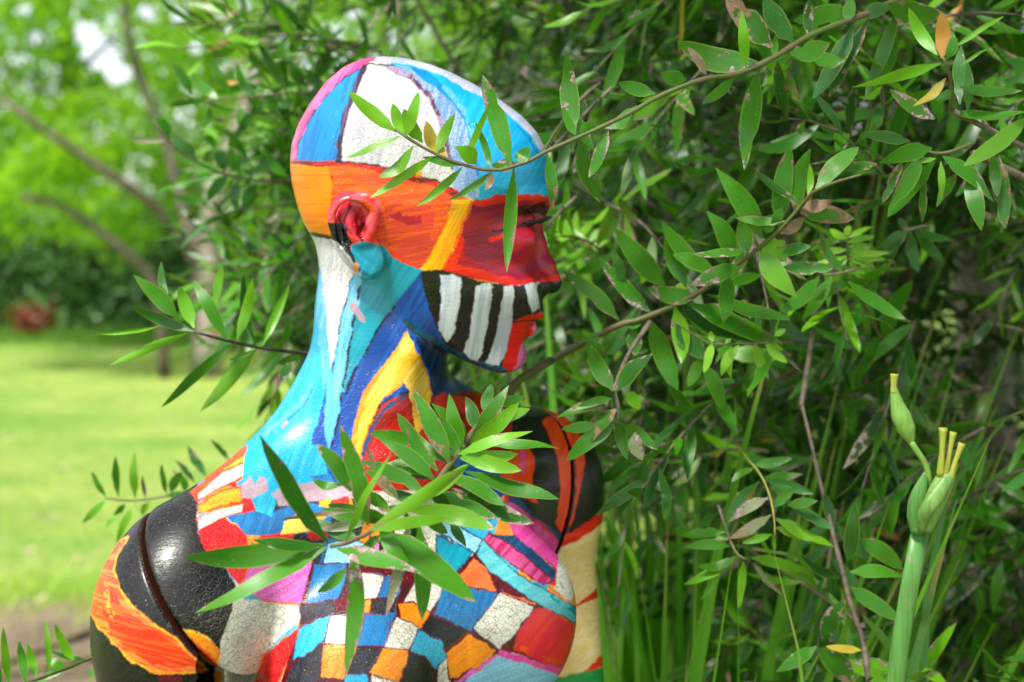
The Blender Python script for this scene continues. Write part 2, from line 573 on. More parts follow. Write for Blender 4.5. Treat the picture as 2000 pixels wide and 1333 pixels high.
stems = [([base] + ats([(412, 560), (410, 480), (420, 390), (445, 300), (480, 215), (520, 100), (560, -60)], Y), .13, .05),
         ([base + Vector((-.05, .2, 0))] + [at(400, 540, Y + .1), at(370, 490, Y - .1), at(320, 420, Y - .3), at(270, 380, Y - .5), at(200, 330, Y - .7), at(110, 270, Y - .8), at(0, 190, Y - .9)], .075, .025),
         ([base + Vector((-.35, -.1, 0))] + [at(300, 550, Y - .3), at(230, 480, Y - .4), at(150, 420, Y - .5), at(110, 397, Y - .5), at(40, 385, Y - .6)], .055, .025),
         ([base + Vector((-.1, .05, 0))] + [at(385, 500, Y), at(350, 380, Y + .2), at(320, 260, Y + .3), at(290, 196, Y + .3), at(255, 90, Y + .4), at(235, -100, Y + .5)], .065, .03)]
cl = []
for (px, py, Yc, rr) in [(40, 40, 12.6, .95), (40, 240, 12.4, .75), (30, 390, 11.2, .5), (180, 260, 12.6, .6), (210, 430, 11.6, .4), (330, 140, 12.8, .7),
                         (430, 60, 12.8, .7), (510, 220, 12.8, .6), (330, 340, 12.6, .5), (520, 390, 12.6, .6), (110, -120, 11, 1.0), (350, -160, 11, 1.0),
                         (560, 470, 12, .4), (110, 330, 10.6, .3), (-120, 150, 11, 1.2), (600, -100, 12, 1.0)]:
    p = at(px, py, Yc); cl.append((p.x, p.y, p.z, rr))
tree("bright green tree with several pale leaning stems beyond the lawn", base.x, Y, stems, cl, 11000, .055, MAT_CROWN_A, MAT_BARK_PALE, 17, gaps)

# further trees closing the view; each stands on its own trunk
for i, (px, Yt, h, rr, n, leaf, mat, seed, label) in enumerate([
        (-160, 17.5, 7.5, 2.1, 6500, .085, MAT_CROWN_B, 41, "broad green tree standing behind the hedge at its left end"),
        (130, 20.0, 7.2, 2.3, 5200, .09, MAT_CROWN_A, 42, "yellow-green tree behind the hedge, seen past the leaning stems"),
        (420, 18.5, 6.8, 2.1, 4800, .085, MAT_CROWN_B, 43, "mid green tree behind the hedge, straight behind the pale trunk"),
        (760, 15.0, 6.2, 2.2, 5200, .085, MAT_CROWN_A, 44, "bright tree far behind the mannequin's head"),
        (1150, 12.0, 5.6, 2.0, 5500, .08, MAT_CROWN_A, 45, "sunlit yellow-green tree showing through the shrub beyond the nose"),
        (1500, 10.0, 6.5, 2.0, 8000, .08, MAT_CROWN_B, 46, "green tree deep behind the overhanging branch"),
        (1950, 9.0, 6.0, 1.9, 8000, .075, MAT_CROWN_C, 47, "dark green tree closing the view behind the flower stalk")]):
    r = random.Random(seed)
    b = at(px, 600, Yt)
    st = [([(b.x, Yt, 0), (b.x + .1, Yt, h * .3), (b.x - .1, Yt + .1, h * .6), (b.x + .1, Yt, h * .9)], .17, .05)]
    cl = []
    for k in range(9):
        a = k * 2.4
        q = (b.x + rr * .75 * math.cos(a) * r.uniform(.6, 1.1), Yt + rr * .6 * math.sin(a), h * (.22 + .075 * k) + r.uniform(-.2, .2))
        cl.append(q + (rr * r.uniform(.5, .7),))
        st.append(([(b.x, Yt, h * (.16 + .06 * k)), ((b.x + q[0]) / 2, (Yt + q[1]) / 2, h * (.2 + .065 * k)), q], .06, .015))
    g = []
    if px in (130, -160, 420, 760):
        g = gaps
    tree(label, b.x, Yt, st, cl, n, leaf, mat, MAT_BARK_DARK, seed, g)

# ================================================================== THE PAINTED MANNEQUIN
# The body is an implicit surface, meshed with surface nets. Units inside this block: "points", 1 point = 1 / PT metres.
PT = FPX / CAM_D


def pts_to_world(Q):
    return np.stack([(Q[:, 0] - 1000) / PT, -Q[:, 2] / PT, CAM_H - (Q[:, 1] - 415) / PT], axis=1)


def real(px, py, w):
    """Photograph point at depth w (points towards the viewer) -> block coordinates."""
    k = 1 - w / FPX
    return np.array([1000 + (px - 1000) * k, 415 + (py - 415) * k, w], dtype=np.float32)


def smin(a, b, k):
    h = np.maximum(k - np.abs(a - b), 0) / k
    return np.minimum(a, b) - h * h * k * 0.25


def smax(a, b, k):
    return -smin(-a, -b, k)


def ell(Q, c, r):
    d = (Q - np.asarray(c, np.float32)) / np.asarray(r, np.float32)
    k0 = np.sqrt((d * d).sum(1)) + 1e-6
    d2 = d / np.asarray(r, np.float32)
    k1 = np.sqrt((d2 * d2).sum(1)) + 1e-9
    return k0 * (k0 - 1) / k1


def cone(Q, a, b, ra, rb):
    a = np.asarray(a, np.float32); b = np.asarray(b, np.float32)
    ab = b - a
    t = np.clip(((Q - a) @ ab) / (ab @ ab), 0, 1)
    d = Q - a - t[:, None] * ab
    return np.sqrt((d * d).sum(1)) - (ra + (rb - ra) * t)


def chain(Q, pts, rs, k=6.0):
    f = None
    for i in range(len(pts) - 1):
        g = cone(Q, pts[i], pts[i + 1], rs[i], rs[i + 1])
        f = g if f is None else smin(f, g, k)
    return f


PROFILE = [(744, 112), (789, 115), (840, 127), (885, 145), (930, 168), (975, 195), (1020, 228), (1050, 261), (1065, 291),
           (1071, 330), (1072, 369), (1071, 392), (1066, 408), (1056, 422), (1045, 440), (1042, 480), (1044, 520), (1048, 556),
           (1052, 580), (1050, 602), (1036, 626), (1028, 650), (1021, 665), (1023, 682), (1022, 696), (1015, 712), (1001, 722),
           (980, 726), (950, 717), (905, 697), (860, 670), (800, 633), (760, 600), (720, 560), (670, 520), (632, 490),
           (609, 459), (597, 438), (585, 408), (573, 360), (570, 330), (570, 312), (573, 282), (585, 246), (606, 207),
           (639, 162), (675, 132), (708, 118)]


def poly_sdf_grid(poly, u0, v0, nu, nv, step):
    U, Vv = np.meshgrid(u0 + step * np.arange(nu), v0 + step * np.arange(nv), indexing='ij')
    d2 = np.full(U.shape, 1e12)
    inside = np.zeros(U.shape, bool)
    m = len(poly)
    for i in range(m):
        ax, ay = poly[i]; bx, by = poly[(i + 1) % m]
        ex, ey = bx - ax, by - ay
        t = np.clip(((U - ax) * ex + (Vv - ay) * ey) / (ex * ex + ey * ey), 0, 1)
        d2 = np.minimum(d2, (U - ax - t * ex) ** 2 + (Vv - ay - t * ey) ** 2)
        c = (ay > Vv) != (by > Vv)
        if ey != 0:
            inside ^= c & (U < (bx - ax) * (Vv - ay) / ey + ax)
    d = np.sqrt(d2)
    return np.where(inside, -d, d).astype(np.float32)


def box_blur(a, n):
    for _ in range(n):
        a = (np.roll(a, 1, 0) + np.roll(a, -1, 0) + 2 * a) / 4
        a = (np.roll(a, 1, 1) + np.roll(a, -1, 1) + 2 * a) / 4
    return a


PG_U0, PG_V0, PG_S = 300.0, -100.0, 4.0
PG = poly_sdf_grid(PROFILE, PG_U0, PG_V0, 256, 300, PG_S)
PG = 0.5 * PG + 0.5 * box_blur(PG, 3)


def prof(U, V):
    x = np.clip((U - PG_U0) / PG_S, 0, PG.shape[0] - 1.001)
    y = np.clip((V - PG_V0) / PG_S, 0, PG.shape[1] - 1.001)
    i = x.astype(np.int32); j = y.astype(np.int32)
    fx = x - i; fy = y - j
    return (PG[i, j] * (1 - fx) + PG[i + 1, j] * fx) * (1 - fy) + (PG[i, j + 1] * (1 - fx) + PG[i + 1, j + 1] * fx) * fy


def sstep(a, b, x):
    t = np.clip((x - a) / (b - a), 0, 1)
    return t * t * (3 - 2 * t)


def head_sdf(Q):
    U, V = Q[:, 0], Q[:, 1]
    W = np.abs(Q[:, 2])
    S = np.stack([U, V, W], axis=1)
    front = sstep(860, 1065, U)
    H = np.interp(V, [110, 250, 400, 480, 560, 650, 720, 760], [152, 178, 180, 168, 154, 132, 100, 85])
    H = H * (1 - 0.55 * front * sstep(560, 700, V)) * (1 - 0.22 * front * sstep(330, 480, V))
    H = H * (1 - 0.10 * sstep(700, 580, U))
    k = np.interp(V, [110, 480, 600, 700], [1, 1, 0.62, 0.42]) * (H - 10)
    k = k * (1 - 0.35 * front * sstep(500, 560, V) * sstep(640, 580, V))
    a, b = prof(U, V), W - H
    f = np.minimum(np.maximum(a, b), -k) + np.sqrt(np.maximum(a + k, 0) ** 2 + np.maximum(b + k, 0) ** 2)
    # cheekbone, brow ridge
    f = smin(f, ell(S, (985, 470, 92), (62, 34, 34)), 40)
    f = smin(f, chain(S, [(1056, 398, 12), (1046, 388, 62), (1008, 392, 112)], [14, 15, 12]), 26)
    # eye sockets, then eyeball with closed lid
    f = smax(f, -ell(S, (1060, 420, 60), (44, 23, 42)), 16)
    f = smin(f, ell(S, (1012, 430, 64), (33, 24, 33)), 7)
    f = smax(f, -chain(S, [(1040, 438, 36), (1045, 440, 62), (1020, 446, 92), (985, 450, 106)], [3, 4, 4, 3]), 5)
    # nose
    nose = chain(S, [(1036, 428, 0), (1047, 478, 0), (1062, 520, 0), (1076, 552, 0)], [15, 17, 20, 21.5], 14)
    nose = smin(nose, ell(S, (1046, 556, 26), (29, 20, 18)), 16)
    nose = smax(nose, -ell(S, (1056, 578, 15), (15, 11, 8)), 5)
    f = smin(f, nose, 34)
    f = smax(f, -chain(S, [(1022, 540, 44), (1018, 562, 46), (1026, 576, 42)], [4, 5, 4]), 8)
    # philtrum ridge, lips, chin
    f = smin(f, cone(S, (1047, 580, 5), (1049, 606, 7), 9, 10), 10)
    up = chain(S, [(1047, 613, 0), (1046, 611, 10), (1034, 616, 30), (1004, 627, 54)], [13, 13.5, 11, 5], 8)
    lo = chain(S, [(1036, 641, 0), (1033, 641, 18), (1020, 638, 36), (1003, 630, 52)], [13.5, 13, 10, 4], 8)
    f = smin(f, up, 7)
    f = smin(f, lo, 7)
    f = smax(f, -chain(S, [(1056, 627, 0), (1042, 627, 28), (1004, 629, 57)], [4, 4, 3]), 3)
    f = smax(f, -chain(S, [(1000, 631, 60), (990, 642, 66)], [5, 4]), 10)
    f = smin(f, ell(S, (998, 694, 0), (27, 27, 34)), 20)
    return f


NT = at(752, 900, 0) - Vector((0, 0, .010))                      # pit of the neck
SV = np.array([0.745, 0.667, 0.0]); SV /= np.linalg.norm(SV)     # towards the mannequin's left shoulder
NV = np.array([SV[1], -SV[0], 0.0])       # the way the chest faces
SLOPE = 0.10                              # the left shoulder is carried a little higher


def body_coords(Q):
    Wd = pts_to_world(Q) - np.array(NT)
    s = Wd @ SV
    return np.stack([s * PT, (Wd @ NV) * PT, (Wd[:, 2] - SLOPE * s) * PT], axis=1).astype(np.float32)


def mm(*a):
    return np.array(a, dtype=np.float32) * PT


def torso_sdf(Q, B=None):
    B = body_coords(Q) if B is None else B
    S = np.stack([np.abs(B[:, 0]), B[:, 1], B[:, 2]], axis=1)
    f = ell(S, mm(0, -0.012, -0.17), mm(.128, .088, .20))
    f = smin(f, ell(S, mm(0, -0.004, -0.055), mm(.14, .058, .065)), 60)
    f = smin(f, cone(S, mm(0.05, -.012, -.032), mm(.165, -.014, -.046), .046 * PT, .050 * PT), 60)
    f = smin(f, ell(S, mm(.168, -.012, -.062), mm(.058, .054, .068)), 50)
    f = smin(f, cone(S, mm(.02, -.022, .055), mm(.15, -.016, -.020), .036 * PT, .030 * PT), 90)
    f = smin(f, cone(S, mm(.015, .040, -.008), mm(.15, .022, -.016), .010 * PT, .012 * PT), 30)
    f = smin(f, ell(S, mm(.069, .060, -.122), mm(.060, .053, .068)), 85)
    f = smin(f, ell(S, mm(0, .052, -.125), mm(.060, .046, .075)), 55)
    f = smin(f, cone(S, mm(0, 0, -.26), mm(0, 0, -.36), .105 * PT, .100 * PT), 90)
    f = smin(f, ell(S, mm(0, 0, -.46), mm(.155, .11, .12)), 60)
    return f


def neck_sdf(Q):
    S = Q.copy()
    S[:, 2] *= 1.0
    f = chain(S, [(736, 520, 0), (738, 620, 0), (741, 700, 0), (735, 790, 2), (742, 880, 8)], [112, 113, 117, 128, 150], 40)
    # the band of muscle from behind the ear to the pit of the neck
    return smin(f, chain(S, [real(735, 600, 100), real(795, 690, 108), real(775, 800, 118), real(800, 890, 112)],
                         [24, 25, 24, 20], 10), 34)


def arm_sdf(Q, side):
    B = body_coords(Q)
    s = B[:, 0] * side
    S = np.stack([s, B[:, 1], B[:, 2]], axis=1)
    f = ell(S, mm(.168, -.012, -.062), mm(.058, .054, .068))
    fw = .034 if side > 0 else 0.0            # the left arm hangs a little forward
    f = smin(f, cone(S, mm(.176, -.014, -.09), mm(.194, -.03 + fw, -.29), .046 * PT, .035 * PT), 40)
    f = smin(f, cone(S, mm(.194, -.03 + fw, -.29), mm(.192, .02 + fw, -.50), .035 * PT, .024 * PT), 20)
    return f


SEAMS = {-1: ((.200, .0236, -.0352), (.582, -.615, -.532), (.158, -.001, -.053)),
         1: ((.160, .0399, -.0396), (.973, .044, -.225), (.160, -.010, -.058))}   # point, normal towards the arm, middle
GAP = 4.5


def seam_dist(Q, side):
    """Distance beyond the plane where the arm is plugged on (positive = arm)."""
    B = body_coords(Q) / PT
    c, n, _ = SEAMS[side]
    S = np.stack([B[:, 0] * side, B[:, 1], B[:, 2]], axis=1)
    return (S - np.array(c)) @ np.array(n) * PT


def full_sdf(Q):
    t = smin(torso_sdf(Q), arm_sdf(Q, -1), 40)
    return smin(t, arm_sdf(Q, 1), 40)


def trunk_sdf(Q):
    """Torso without the arms."""
    t = full_sdf(Q)
    for side in (-1, 1):
        cut = smax(-(seam_dist(Q, side) + GAP), arm_sdf(Q, side) - 27, 4)
        t = smax(t, -cut, 4)
    return t


def body_sdf(Q):
    return smin(smin(head_sdf(Q), neck_sdf(Q), 34), trunk_sdf(Q), 90)


def arm_piece(side):
    def f(Q):
        a = smax(full_sdf(Q), -(seam_dist(Q, side) - GAP), 6)
        return smax(a, arm_sdf(Q, side) - 24, 5)
    return f


def spline_pts(P, n):
    """Smooth open curve through the points (arrays)."""
    P = [np.asarray(p, float) for p in P]
    m = len(P) - 1
    out = []
    for i in range(n):
        t = i / (n - 1) * m
        k = min(int(t), m - 1); u = t - k
        p0 = P[k - 1] if k else 2 * P[0] - P[1]
        p1, p2 = P[k], P[k + 1]
        p3 = P[k + 2] if k + 2 <= m else 2 * P[m] - P[m - 1]
        out.append(.5 * (2 * p1 + (p2 - p0) * u + (2 * p0 - 5 * p1 + 4 * p2 - p3) * u * u + (3 * p1 - p0 - 3 * p2 + p3) * u ** 3))
    return out


def E_(px, py, w):
    return real(px, py, w - 5)


EAR_RIM = spline_pts([E_(727, 440, 178), E_(732, 418, 184), E_(722, 400, 189), E_(700, 391, 193), E_(676, 392, 195), E_(657, 403, 195), E_(648, 424, 193),
                      E_(653, 450, 190), E_(666, 476, 187), E_(684, 500, 184), E_(704, 521, 181), E_(722, 534, 178)], 30)
EAR_RIM_R = list(np.interp(np.linspace(0, 1, 30), [0, .15, .35, .55, .7, .85, 1], [7, 7, 7.5, 7, 5.5, 5.5, 8]))
EAR_INNER = spline_pts([E_(690, 408, 176), E_(682, 430, 180), E_(690, 455, 182), E_(702, 472, 182)], 10)
EAR_TRAGUS = spline_pts([E_(727, 430, 180), E_(722, 452, 184), E_(718, 468, 182)], 8)


def ear_sdf(Q):
    S = Q
    f = ell(S, E_(690, 446, 168), (42, 60, 15))
    f = smin(f, ell(S, E_(712, 500, 167), (33, 36, 14)), 22)
    f = smin(f, chain(S, EAR_RIM, EAR_RIM_R, 5), 9)
    f = smin(f, ell(S, E_(726, 518, 167), (20, 25, 10)), 14)
    f = smax(f, -ell(S, E_(687, 424, 190), (27, 32, 25)), 8)
    f = smax(f, -ell(S, E_(667, 455, 194), (9, 26, 18)), 8)
    f = smin(f, chain(S, EAR_INNER, [9, 10, 10, 10, 10, 10, 9, 9, 8, 8], 4), 14)
    f = smin(f, chain(S, EAR_TRAGUS, [9, 9, 9, 9, 9, 8, 8, 8], 4), 12)
    f = smax(f, -ell(S, E_(706, 449, 190), (8.5, 14, 24)), 6)
    return f


def surface_nets(F, o, h):
    nx, ny, nz = F.shape
    ins = F < 0
    c = ins[:-1, :-1, :-1].astype(np.int8)
    cnt = np.zeros((nx - 1, ny - 1, nz - 1), np.int8)
    for i in (0, 1):
        for j in (0, 1):
            for k in (0, 1):
                cnt += ins[i:nx - 1 + i, j:ny - 1 + j, k:nz - 1 + k]
    act = (cnt > 0) & (cnt < 8)
    idx = np.full(act.shape, -1, np.int64)
    I = np.argwhere(act)
    idx[act] = np.arange(len(I))
    acc = np.zeros((len(I), 3)); num = np.zeros(len(I))
    corners = [(i, j, k) for i in (0, 1) for j in (0, 1) for k in (0, 1)]
    for a in corners:
        for ax in range(3):
            if a[ax] == 0:
                b = list(a); b[ax] = 1
                fa = F[I[:, 0] + a[0], I[:, 1] + a[1], I[:, 2] + a[2]]
                fb = F[I[:, 0] + b[0], I[:, 1] + b[1], I[:, 2] + b[2]]
                m = (fa < 0) != (fb < 0)
                t = np.where(m, fa / np.where(m, fa - fb, 1), 0)
                p = np.zeros((len(I), 3)) + np.array(a)
                p[:, ax] += t
                acc[m] += p[m]; num[m] += 1
    V = (I + acc / num[:, None]) * h + np.array(o)
    faces = []
    for ax in range(3):
        u, v = [(1, 2), (2, 0), (0, 1)][ax]
        sl_a = [slice(None)] * 3; sl_b = [slice(None)] * 3
        sl_a[ax] = slice(0, -1); sl_b[ax] = slice(1, None)
        A, Bm = ins[tuple(sl_a)], ins[tuple(sl_b)]
        E = np.argwhere(A != Bm)
        E = E[(E[:, u] > 0) & (E[:, v] > 0) & (E[:, u] < F.shape[u] - 1) & (E[:, v] < F.shape[v] - 1)]
        fl = A[E[:, 0], E[:, 1], E[:, 2]]
        q = []
        for du, dv in ((1, 1), (0, 1), (0, 0), (1, 0)):
            e = E.copy(); e[:, u] -= du; e[:, v] -= dv
            q.append(idx[e[:, 0], e[:, 1], e[:, 2]])
        q = np.stack(q, 1)
        q[~fl] = q[~fl][:, ::-1]
        faces.append(q)
    return V, np.concatenate(faces)


def eval_blocks(fn, Q, n=400000):
    return np.concatenate([fn(Q[i:i + n]) for i in range(0, len(Q), n)])


def grid_eval(fn, lo, hi, h):
    """Coarse pass first, then the fine grid only near the surface."""
    lo = np.array(lo, float); n = (np.ceil((np.array(hi) - lo) / h)).astype(int)
    n = ((n + 3) // 4) * 4
    ax = [lo[d] + h * (4 * np.arange(n[d] // 4) + 1.5) for d in range(3)]
    C = np.stack(np.meshgrid(*ax, indexing='ij'), -1).reshape(-1, 3).astype(np.float32)
    fc = eval_blocks(fn, C).reshape(n // 4)
    F = fc.repeat(4, 0).repeat(4, 1).repeat(4, 2)
    near = np.abs(F) < 4 * h * 1.8
    ii = np.argwhere(near)
    F = F.astype(np.float32)
    F[near] = eval_blocks(fn, (lo + ii * h).astype(np.float32))
    return F, lo


def gradient(fn, Q, e=1.5):
    g = np.zeros_like(Q)
    for s in ((1, 1, 1), (1, -1, -1), (-1, 1, -1), (-1, -1, 1)):
        d = np.array(s, np.float32)
        g += d * eval_blocks(fn, Q + d * e)[:, None]
    return g / (4 * e)


def project(fn, Q, it=2, e=1.5, lim=4.0):
    for _ in range(it):
        f = eval_blocks(fn, Q)
        g = gradient(fn, Q, e)
        g2 = np.maximum((g * g).sum(1), 0.05)
        st = np.clip(f / g2, -lim, lim)
        Q = (Q - g * st[:, None]).astype(np.float32)
    return Q


def subdivide(V, F):
    E = np.concatenate([F[:, [i, (i + 1) % 4]] for i in range(4)])
    Es = np.sort(E, 1)
    key = Es[:, 0].astype(np.int64) * len(V) + Es[:, 1]
    uk, inv = np.unique(key, return_inverse=True)
    ea, eb = uk // len(V), uk % len(V)
    me = (V[ea] + V[eb]) / 2
    mf = V[F].mean(1)
    ne, nf = len(me), len(F)
    ei = inv.reshape(4, nf).T + len(V)
    fi = np.arange(nf) + len(V) + ne
    out = [np.stack([F[:, i], ei[:, i], fi, ei[:, (i + 3) % 4]], 1) for i in range(4)]
    return np.concatenate([V, me, mf]).astype(np.float32), np.concatenate(out)


def build_surface(fn, lo, hi, h, levels=1, e=1.5):
    F, o = grid_eval(fn, lo, hi, h)
    V, Q = surface_nets(F, o, h)
    V = project(fn, V.astype(np.float32), 2, e, h)
    for _ in range(levels):
        V, Q = subdivide(V, Q)
        V = project(fn, V, 1, e, h * 0.5)
    N = gradient(fn, V, e)
    N /= np.linalg.norm(N, axis=1)[:, None] + 1e-9
    return V, Q, N

# ------------------------------------------------------------------ paint: patches brushed on the mannequin
# Colours as sRGB: main, second (brushed through it), share of the second, streak direction (degrees) or None, cracked 0..1
PAL = {
    "pink":    ((.86, .22, .50), (.93, .42, .66), .35, 60, .1),
    "blue":    ((.00, .50, .78), (.01, .40, .68), .35, 75, .1),
    "plum":    ((.18, .12, .22), (.45, .32, .45), .35, 80, .3),
    "white":   ((.80, .79, .81), (.71, .69, .75), .30, 80, .55),
    "mauve":   ((.40, .27, .40), (.72, .62, .74), .40, 60, .5),
    "lilac":   ((.44, .60, .83), (.62, .72, .88), .45, 78, .8),
    "cyan":    ((.04, .60, .83), (.10, .68, .87), .35, 60, .12),
    "pale":    ((.74, .74, .84), (.60, .70, .86), .30, 40, .4),
    "orange1": ((.94, .52, .04), (.90, .42, .03), .35, 0, .2),
    "orange2": ((.90, .38, .06), (.84, .24, .08), .45, 4, .3),
    "orange3": ((.88, .31, .07), (.76, .16, .18), .45, 12, .2),
    "redline": ((.80, .10, .04), (.10, .05, .05), .48, 4, .2),
    "red":     ((.84, .08, .05), (.92, .20, .04), .30, 10, .1),
    "crimson": ((.58, .02, .20), (.70, .04, .13), .45, 20, .05),
    "crimdk":  ((.47, .02, .20), (.64, .03, .16), .40, 15, .05),
    "yellow":  ((.93, .68, .04), (.88, .52, .03), .40, 62, .1),
    "black":   ((.045, .045, .05), (.09, .09, .10), .3, None, .15),
    "blackcr": ((.035, .038, .05), (.06, .065, .085), .3, None, .8),
    "stripe":  ((.80, .82, .87), (.66, .69, .78), .42, 82, .1),
    "lip":     ((.86, .07, .03), (.78, .04, .06), .3, 0, 0),
    "chinpk":  ((.80, .40, .66), (.72, .30, .55), .3, 60, 0),
    "earrim":  ((.83, .20, .24), (.88, .36, .38), .4, 60, 0),
    "earin":   ((.66, .08, .16), (.78, .16, .22), .4, 70, 0),
    "teal":    ((.03, .50, .60), (.06, .58, .66), .4, 60, .1),
    "tealdk":  ((.03, .24, .32), (.02, .36, .46), .4, 30, .1),
    "sky":     ((.32, .65, .86), (.48, .76, .90), .35, 80, .3),
    "navy":    ((.02, .24, .56), (.03, .34, .68), .35, 60, .1),
    "navydk":  ((.02, .12, .28), (.02, .24, .44), .35, 70, .1),
    "gold":    ((.88, .68, .10), (.93, .80, .38), .5, 55, .25),
    "goldor":  ((.92, .52, .05), (.90, .66, .12), .4, 55, .2),
    "redneck": ((.70, .06, .04), (.45, .04, .04), .45, 50, .1),
    "aqua":    ((.07, .60, .76), (.20, .68, .80), .4, 70, .35),
    "primer":  ((.60, .51, .56), (.66, .56, .60), .4, None, .05),
    "cream":   ((.84, .83, .79), (.76, .74, .68), .35, None, 1.0),
    "amber":   ((.93, .64, .12), (.92, .54, .08), .4, 10, .7),
    "sred":    ((.84, .12, .14), (.78, .06, .08), .4, 20, .35),
    "ngrey":   ((.10, .11, .16), (.17, .17, .24), .4, None, 1.0),
    "magenta": ((.87, .36, .74), (.90, .50, .80), .4, 30, .6),
    "cblue":   ((.08, .45, .69), (.05, .36, .60), .4, 70, .7),
    "ccyan":   ((.12, .62, .78), (.20, .68, .82), .4, 70, .7),
    "corange": ((.91, .52, .14), (.93, .60, .25), .4, 70, .8),
    "dorange": ((.92, .55, .05), (.88, .46, .04), .35, 40, .3),
    "salmon":  ((.91, .43, .20), (.88, .36, .16), .4, 30, .4),
    "ltteal":  ((.38, .74, .78), (.28, .68, .74), .4, 30, .4),
    "ltblue":  ((.54, .78, .89), (.46, .70, .86), .4, 20, .4),
    "dkpink":  ((.68, .10, .34), (.86, .34, .60), .45, 50, .4),
    "hotpink": ((.86, .24, .60), (.88, .36, .66), .35, 45, .3),
    "dkblue":  ((.04, .26, .44), (.03, .18, .32), .4, 40, .3),
    "rasp":    ((.80, .09, .18), (.86, .18, .14), .42, 50, .1),
    "armor":   ((.87, .27, .10), (.92, .54, .22), .42, -20, .25),
    "armred":  ((.84, .17, .07), (.90, .36, .12), .35, -14, .15),
    "vermil":  ((.90, .28, .05), (.86, .18, .06), .4, 75, .15),
    "sand":    ((.91, .78, .52), (.93, .84, .66), .4, None, .3),
    "maroon":  ((.36, .03, .09), (.22, .03, .06), .4, None, .1),
    "green":   ((.06, .55, .27), (.10, .62, .30), .3, None, .1),
    "wood":    ((.25, .10, .05), (.10, .04, .03), .45, 70, 0),
}
PKEYS = list(PAL)
PID = {k: i for i, k in enumerate(PKEYS)}
CX0, CY0, CW, CH = 100, 60, 1180, 1700      # chart window


class Chart:
    def __init__(self):
        self.L = np.zeros((CH, CW), np.int16)
        yy, xx = np.meshgrid(np.arange(CH) + CY0, np.arange(CW) + CX0, indexing='ij')
        r = np.random.default_rng(3)
        self.jx = self.fbm(r, (CH, CW), 13) * 1.2 + self.fbm(r, (CH, CW), 4) * 0.5
        self.jy = self.fbm(r, (CH, CW), 13) * 1.2 + self.fbm(r, (CH, CW), 4) * 0.5
        cells = np.array([PID[k] for k in ("ngrey", "cream", "corange", "cblue", "cream", "ccyan", "ngrey", "dorange", "cream", "sred")])
        a = np.floor((xx * 0.95 + yy * 0.25) / 62).astype(int)
        b = np.floor((yy * 0.95 - xx * 0.2) / 58).astype(int)
        self.L[:] = cells[(a * 7 + b * 3) % len(cells)]

    @staticmethod
    def fbm(r, shape, s):
        g = r.standard_normal((shape[0] // s + 3, shape[1] // s + 3)).astype(np.float32)
        y = np.arange(shape[0]) / s; x = np.arange(shape[1]) / s
        i = y.astype(int); j = x.astype(int)
        fy = (y - i)[:, None]; fx = (x - j)[None, :]
        fy = fy * fy * (3 - 2 * fy); fx = fx * fx * (3 - 2 * fx)
        return (g[i][:, j] * (1 - fx) + g[i][:, j + 1] * fx) * (1 - fy) + (g[i + 1][:, j] * (1 - fx) + g[i + 1][:, j + 1] * fx) * fy

    def _win(self, P, pad):
        x0 = int(max(P[:, 0].min() - pad - CX0, 0)); x1 = int(min(P[:, 0].max() + pad - CX0 + 1, CW))
        y0 = int(max(P[:, 1].min() - pad - CY0, 0)); y1 = int(min(P[:, 1].max() + pad - CY0 + 1, CH))
        if x1 <= x0 or y1 <= y0: return None
        yy, xx = np.meshgrid(np.arange(y0, y1) + CY0 + .5, np.arange(x0, x1) + CX0 + .5, indexing='ij')
        xx = xx + self.jx[y0:y1, x0:x1]; yy = yy + self.jy[y0:y1, x0:x1]
        return x0, x1, y0, y1, xx, yy

    def poly(self, key, P, line=None, lw=2.2, crop=None):
        P = np.array(P, float)
        if crop: P = P / crop[2] + np.array(crop[:2])
        w = self._win(P, 14)
        if w is None: return
        x0, x1, y0, y1, xx, yy = w
        ins = np.zeros(xx.shape, bool)
        d2 = np.full(xx.shape, 1e9)
        for i in range(len(P)):
            ax, ay = P[i]; bx, by = P[(i + 1) % len(P)]
            if by != ay:
                c = (ay > yy) != (by > yy)
                ins ^= c & (xx < (bx - ax) * (yy - ay) / (by - ay) + ax)
            if line:
                ex, ey = bx - ax, by - ay
                t = np.clip(((xx - ax) * ex + (yy - ay) * ey) / (ex * ex + ey * ey + 1e-9), 0, 1)
                d2 = np.minimum(d2, (xx - ax - t * ex) ** 2 + (yy - ay - t * ey) ** 2)
        v = self.L[y0:y1, x0:x1]
        v[ins] = PID[key]
        if line:
            lim = lw * (1 + 0.3 * self.jx[y0:y1, x0:x1])
            v[d2 < np.maximum(lim, .3) ** 2] = PID[line]

    def stroke(self, key, P, w, crop=None, broken=0.0):
        P = np.array(P, float)
        if crop: P = P / crop[2] + np.array(crop[:2])
        wn_ = self._win(P, w + 14)
        if wn_ is None: return
        x0, x1, y0, y1, xx, yy = wn_
        d2 = np.full(xx.shape, 1e9)
        for i in range(len(P) - 1):
            ax, ay = P[i]; bx, by = P[i + 1]
            ex, ey = bx - ax, by - ay
            t = np.clip(((xx - ax) * ex + (yy - ay) * ey) / (ex * ex + ey * ey + 1e-9), 0, 1)
            d2 = np.minimum(d2, (xx - ax - t * ex) ** 2 + (yy - ay - t * ey) ** 2)
        v = self.L[y0:y1, x0:x1]
        m = d2 < (w / 2 * (1 + 0.12 * self.jy[y0:y1, x0:x1])) ** 2
        if broken:
            m &= (self.jx[y0:y1, x0:x1] + self.jy[y0:y1, x0:x1]) > -2.6 + 4.4 * broken
        v[m] = PID[key]

    def lookup(self, px, py):
        i = np.clip((py - CY0).astype(int), 0, CH - 1)
        j = np.clip((px - CX0).astype(int), 0, CW - 1)
        return self.L[i, j]


